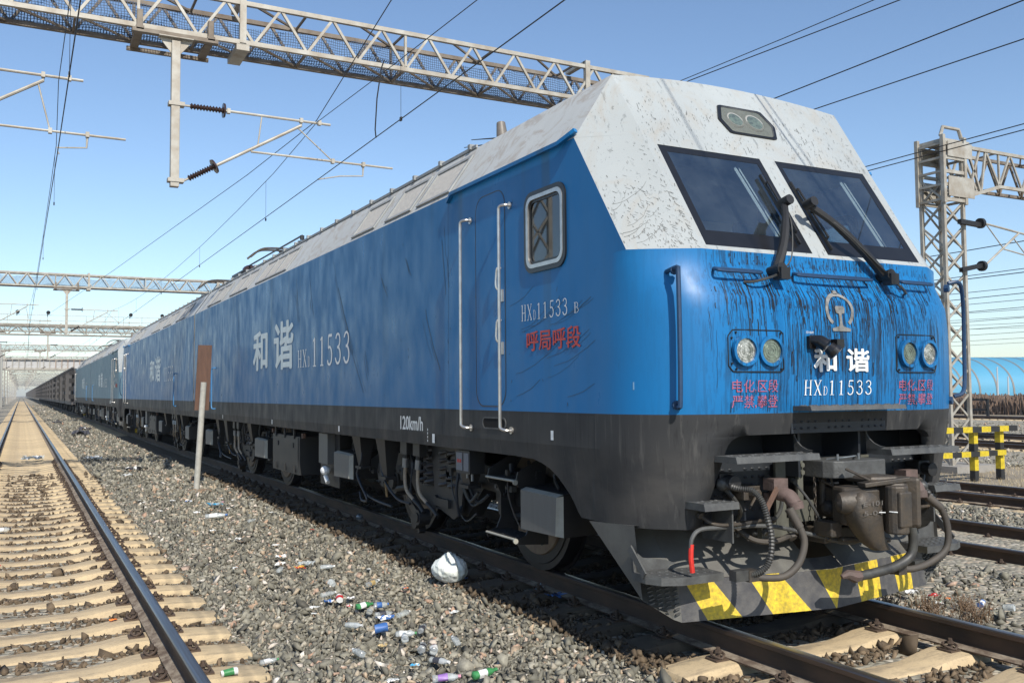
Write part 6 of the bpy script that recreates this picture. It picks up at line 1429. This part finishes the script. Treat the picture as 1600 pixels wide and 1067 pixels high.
pw = plain('litter_white', (.70, .70, .68)); pg_ = plain('litter_green', (.05, .24, .08)); pbl = plain('litter_blue', (.05, .14, .38)); pr_ = plain('litter_red', (.55, .03, .03)); po = plain('litter_orange', (.80, .20, .02)); py = plain('litter_yellow', (.75, .55, .05)); pk = plain('litter_dark', (.05, .05, .06)); pc = plain('litter_cyan', (.05, .38, .65)); pp = plain('litter_pink', (.55, .25, .32)); ptn = plain('litter_tan', (.45, .33, .15)); pbr = plain('litter_brown', (.14, .09, .05))
bottle(-2.12, 8.27, 35, .24, .034, 'lying bottle with a yellow-tan sleeve and white cap, left of the white bag', ptn, pw)
bottle(-2.50, 7.45, 12, .21, .036, 'green and white bottle lying in the middle of the litter trail', pw, pg_, pg_)
bottle(-2.36, 7.42, -10, .17, .038, 'short clear bottle with a blue end beside the green and white bottle', pbl, pbl)
bottle(-2.46, 7.24, 60, .20, .032, 'clear bottle with a cream cap just below the green and white bottle', plain('film_beige', (.5, .45, .35)), pw)
bottle(-2.46, 7.10, 5, .22, .034, 'grey translucent bottle behind the blue jar lid', pk, pk)
bottle(-2.52, 6.49, -25, .21, .033, 'clear bottle with a small green cap below the blue jar', pw, pg_)
bottle(-2.52, 6.30, 70, .20, .034, 'clear bottle with a sky-blue cap pointing toward the camera', pw, pc)
bottle(-2.33, 6.48, 55, .23, .030, 'dull brown-grey bottle lying behind the sky-blue capped one', pk, pk)
bottle(-2.52, 6.00, 60, .20, .036, 'dark tinted bottle next to the red-capped bottle', pk, pk)
bottle(-2.46, 5.92, 65, .20, .036, 'clear bottle with a red cap', pw, pr_)
bottle(-2.54, 5.78, -65, .22, .030, 'dark clear bottle with a white cap pointing at the camera', pk, pw)
bottle(-2.46, 5.30, 10, .25, .036, 'green and white labelled bottle at the bottom edge of the picture', pw, pg_, pg_)
bottle(-2.70, 5.38, -20, .24, .034, 'clear bottle with a purple label at the bottom edge of the picture', plain('film_purple', (.30, .16, .45)), pp)
bottle(-3.55, 6.28, 5, .17, .024, 'small clear bottle with a green cap near the sleeper ends', pw, pg_)
bottle(-2.60, 13.95, -20, .42, .05, 'large flattened clear bottle lying up the ballast path', pw, pbl)
bottle(-5.25, 13.9, 10, .26, .05, 'white and clear bottle lying between the rails of the left track', pw, pk)
cup(-2.55, 7.74, 75, .12, .035, .042, 'red and white paper cup left of the green bottle', [pw, pr_, pk])
cup(-2.62, 6.66, -15, .13, .045, .050, 'blue round jar with its open lid in the litter trail', [pbl, pbl, pc], 'blue_jar', 'jar')
cup(-2.40, 8.42, 90, .09, .035, .045, 'crushed clear cup higher up the litter trail', ['bottle', 'bottle', pw])
cup(1.96, 4.98, 20, .12, .033, .033, 'blue and white drink can right of the front rail', [pbl, pw, 'silver'], 'drink_can', 'can')
cup(2.03, 4.82, -70, .11, .032, .040, 'clear frosted cup beside the blue can', ['bottle', 'bottle', 'bottle'])
cup(-3.83, 6.12, 0, .14, .03, .035, 'flattened pale food carton on a sleeper end at the lower left', [pw, pg_, pw], 'food_carton', 'carton')
cup(-.75, 12.4, 100, .16, .06, .07, 'open dented tin lying by the rail under the train', ['silver', 'silver', 'black'], 'tin', 'tin')
for a in ((-2.62, 7.82, .12, 'torn blue paper left of the red and white cup', [pbl, pw], .4), (-2.42, 7.85, .10, 'white paper scrap above the red and white cup', [pw, pk], .2), (-2.52, 7.58, .07, 'small white scrap below the red and white cup', [pw, pr_], .3),
          (-2.45, 7.50, .08, 'bright green wrapper under the green bottle', [pg_, pw], .2), (-2.40, 7.02, .16, 'blue and white wrapper under the cream capped bottle', [pbl, pw], .6), (-2.67, 5.74, .07, 'cyan square scrap near the bottom edge', [pc, pw], .2),
          (-2.43, 9.45, .14, 'yellow and red wrapper in the upper litter heap', [py, pr_], .4), (-2.55, 9.75, .16, 'brown and white wrapper left of the yellow one', [pw, pbr], .4), (-2.33, 9.62, .22, 'clear crinkled film in the upper litter heap', ['bottle', pw], .3), (-2.44, 10.2, .14, 'white and orange lid at the head of the upper litter heap', [pw, po], .3),
          (-2.58, 11.65, .16, 'white tissue alone on the ballast path', [pw, pw], 0), (-2.48, 16.2, .16, 'blue and white scrap near the foot of the marker post', [pbl, pw], .5), (-2.2, 15.4, .28, 'bluish plastic film below the marker post', [pc, 'bottle'], .7), (-2.62, 14.6, .14, 'white foam piece below the marker post', [pw, pw], 0),
          (-4.30, 8.05, .07, 'bright orange wrapper on the stones between the left track sleepers', [po, po], 0), (-5.16, 11.2, .07, 'red scrap at the left edge of the left track', [pr_, pr_], 0), (-4.66, 29.0, .7, 'clear plastic sheet between the rails of the left track', ['bottle', pw], .5), (-3.2, 28.3, .6, 'white plastic sheet beside the left track rail', ['bottle', pw], .5),
          (-.85, 7.0, .20, 'flat blue wrapper by the near rail in the shade', [pbl, pk], .3), (-.78, 7.35, .24, 'grey plastic tray in the shade by the near rail', ['bottle', pk], .3), (-1.85, 8.0, .06, 'small blue and orange scrap between bottle and white bag', [pbl, po], .5),
          (1.90, 5.60, .16, 'white foam scrap right of the plough', [pw, pw], 0), (1.97, 5.42, .13, 'red packet right of the plough', [pr_, pw], .25), (1.78, 5.22, .10, 'white scrap in the weeds by the front rail', [pw, pg_], .2), (2.0, 5.30, .06, 'orange peel near the red packet', [po, po], 0),
          (-2.62, 23.6, .5, 'black and white rag further up the ballast path', [pk, pw], .35), (-2.9, 22.0, .3, 'white film near the black and white rag', [pw, 'bottle'], .5), (-2.3, 11.0, .10, 'white scrap on the ballast near the tissue', [pw, pw], 0), (-1.6, 12.0, .09, 'reddish scrap on the sunny ballast', [pr_, pbr], .5), (-2.9, 9.2, .10, 'pale scrap near the left sleeper ends', [pw, ptn], .4), (5.4, 8.4, .12, 'red scrap beside the first right track', [pr_, pw], .4)):
    crumple(a[0], a[1], a[2], a[3], a[4], seed=int(a[1]*31), two=a[5])
for x, y, s, lb in ((-2.55, 45.5, 1.1, 'black heap of cloth on the ballast path, the larger one'), (-2.1, 52, .8, 'black cloth lying beyond the larger black heap'), (-2.9, 66, .7, 'small dark cloth farthest up the ballast path')): crumple(x, y, s, lb, [pk, pw], 'black_cloth', 'cloth', .45, two=.06)
for k, (x, y, a_, t_) in enumerate(((-2.30, 7.02, 30, 'faint clear bottle right of the grey translucent one'), (-2.75, 6.95, -50, 'clear squashed bottle left of the litter trail'), (-2.22, 6.05, 80, 'clear bottle right of the red capped bottle'), (-2.62, 8.05, 15, 'clear squashed bottle above the torn blue paper'), (-2.68, 9.35, 60, 'clear bottle in the upper litter heap'), (-2.25, 9.35, -20, 'clear bottle right of the upper litter heap'), (-2.9, 6.1, 100, 'clear bottle left of the dark tinted bottle'), (-2.15, 13.2, 40, 'clear bottle below the large flattened one'))):
    bottle(x, y, a_, .20, .031, t_, 'bottle', pw)
rs = random.Random(77)
for k in range(26):
    x, y = rs.uniform(-3.2, -1.5), rs.uniform(5.2, 17); crumple(x, y, rs.uniform(.05, .10), 'small pale paper or film scrap scattered on the ballast path', [rs.choice((pw, pw, ptn, pbr, pp)), 'bottle'], seed=k, two=.3)['group'] = 'small scraps scattered on the ballast path'
# tied carrier bag
at((-1.34, 8.15, ZG)); bm = bmesh.new(); bmesh.ops.create_icosphere(bm, subdivisions=5, radius=.155)
for v in bm.verts:
    c = v.co; a = math.atan2(c.y, c.x); nrm_ = c.normalized()
    knot = Vector((.02, .0, .15)); rad = (c-knot); az = math.atan2(rad.y, rad.x); dd = rad.length/.28
    f = 1+.13*noise.noise(c*8)+.05*noise.noise(c*20); fold = abs(noise.noise(Vector((math.cos(az)*4.5, math.sin(az)*4.5, dd*1.2))))
    f -= .34*fold*max(0, 1.25-dd); f += .035*abs(noise.noise(c*45)); v.co = c*f; v.co.z *= .84
    v.co.x *= 1.12
    if nrm_.z > .86: v.co.z += .03*abs(math.sin(az*1.5+.5))*(nrm_.z-.86)/.14
    v.co += Vector((-1.34, 8.15, ZG+.115))-Vector((-1.34, 8.15, ZG))
me = bpy.data.meshes.new('carrier_bag'); bm.to_mesh(me); bm.free(); me.materials.append(MT['bagm']); me.polygons.foreach_set('use_smooth', [True]*len(me.polygons))
o = bpy.data.objects.new('carrier_bag', me); COL.objects.link(o); o.location = (-1.34, 8.15, ZG); tag(o, 'knotted white plastic bag full of rubbish on the ballast beside the train', 'bag')
crumple(-1.20, 8.12, .09, 'blue printed scrap sticking out of the white bag', [pbl, pw], seed=5, two=.3)
# dead weeds by the front rail
for k, (x, y, n_, h_) in enumerate(((1.42, 5.42, 60, .17), (1.50, 5.10, 80, .20), (1.62, 4.78, 70, .22), (1.95, 5.10, 40, .14), (1.36, 5.75, 40, .12))):
    at((x, y, -.24)); o = MB(); rs = random.Random(k)
    for j in range(n_):
        a = rs.uniform(0, 6.28); r_ = rs.uniform(0, .10); p = Vector((x+r_*math.cos(a), y+r_*1.6*math.sin(a), -.24)); q = p+Vector((rs.uniform(-.09, .09), rs.uniform(-.09, .09), h_*rs.uniform(.4, 1)))
        o.tube([p, p.lerp(q, .5)+Vector((rs.uniform(-.01, .01), 0, 0)), q], [.0025, .002, .0012], 4)
        for t in range(5): c = p.lerp(q, rs.uniform(.3, 1)); e_ = Vector((rs.uniform(-1, 1), rs.uniform(-1, 1), rs.uniform(-1, 1)))*.012; o.poly([c-e_, c+Vector((.006, .004, .008)), c+e_])
    tag(o.build('dead_weed', [plain('weed_brown', (.16, .10, .055))], fix=False), ['dead brown weed nearest the plough corner', 'dead brown weed beside the front rail, middle of the row', 'tallest dead brown weed beside the front rail, nearest the camera', 'small dead weed out on the stones by the blue can', 'low dead weed hidden behind the plough corner'][k], 'weed', 'dead weeds by the front rail')

# ------------------------------------------------------------------ air
m = bpy.data.materials.new('haze_air'); m.use_nodes = True; n = m.node_tree; n.nodes.clear(); pv = n.nodes.new('ShaderNodeVolumePrincipled'); pv.inputs['Color'].default_value = (.86, .92, 1, 1); pv.inputs['Density'].default_value = .00030; pv.inputs['Anisotropy'].default_value = .3
ou = n.nodes.new('ShaderNodeOutputMaterial'); n.links.new(pv.outputs[0], ou.inputs['Volume']); MT['haze'] = m
HAZE = True
if HAZE:
    at((0, 0, 0)); o = MB().box(-3050, 3050, -80, 4050, -2.2, 24); tag(o.build('haze', 'haze'), kind='stuff')
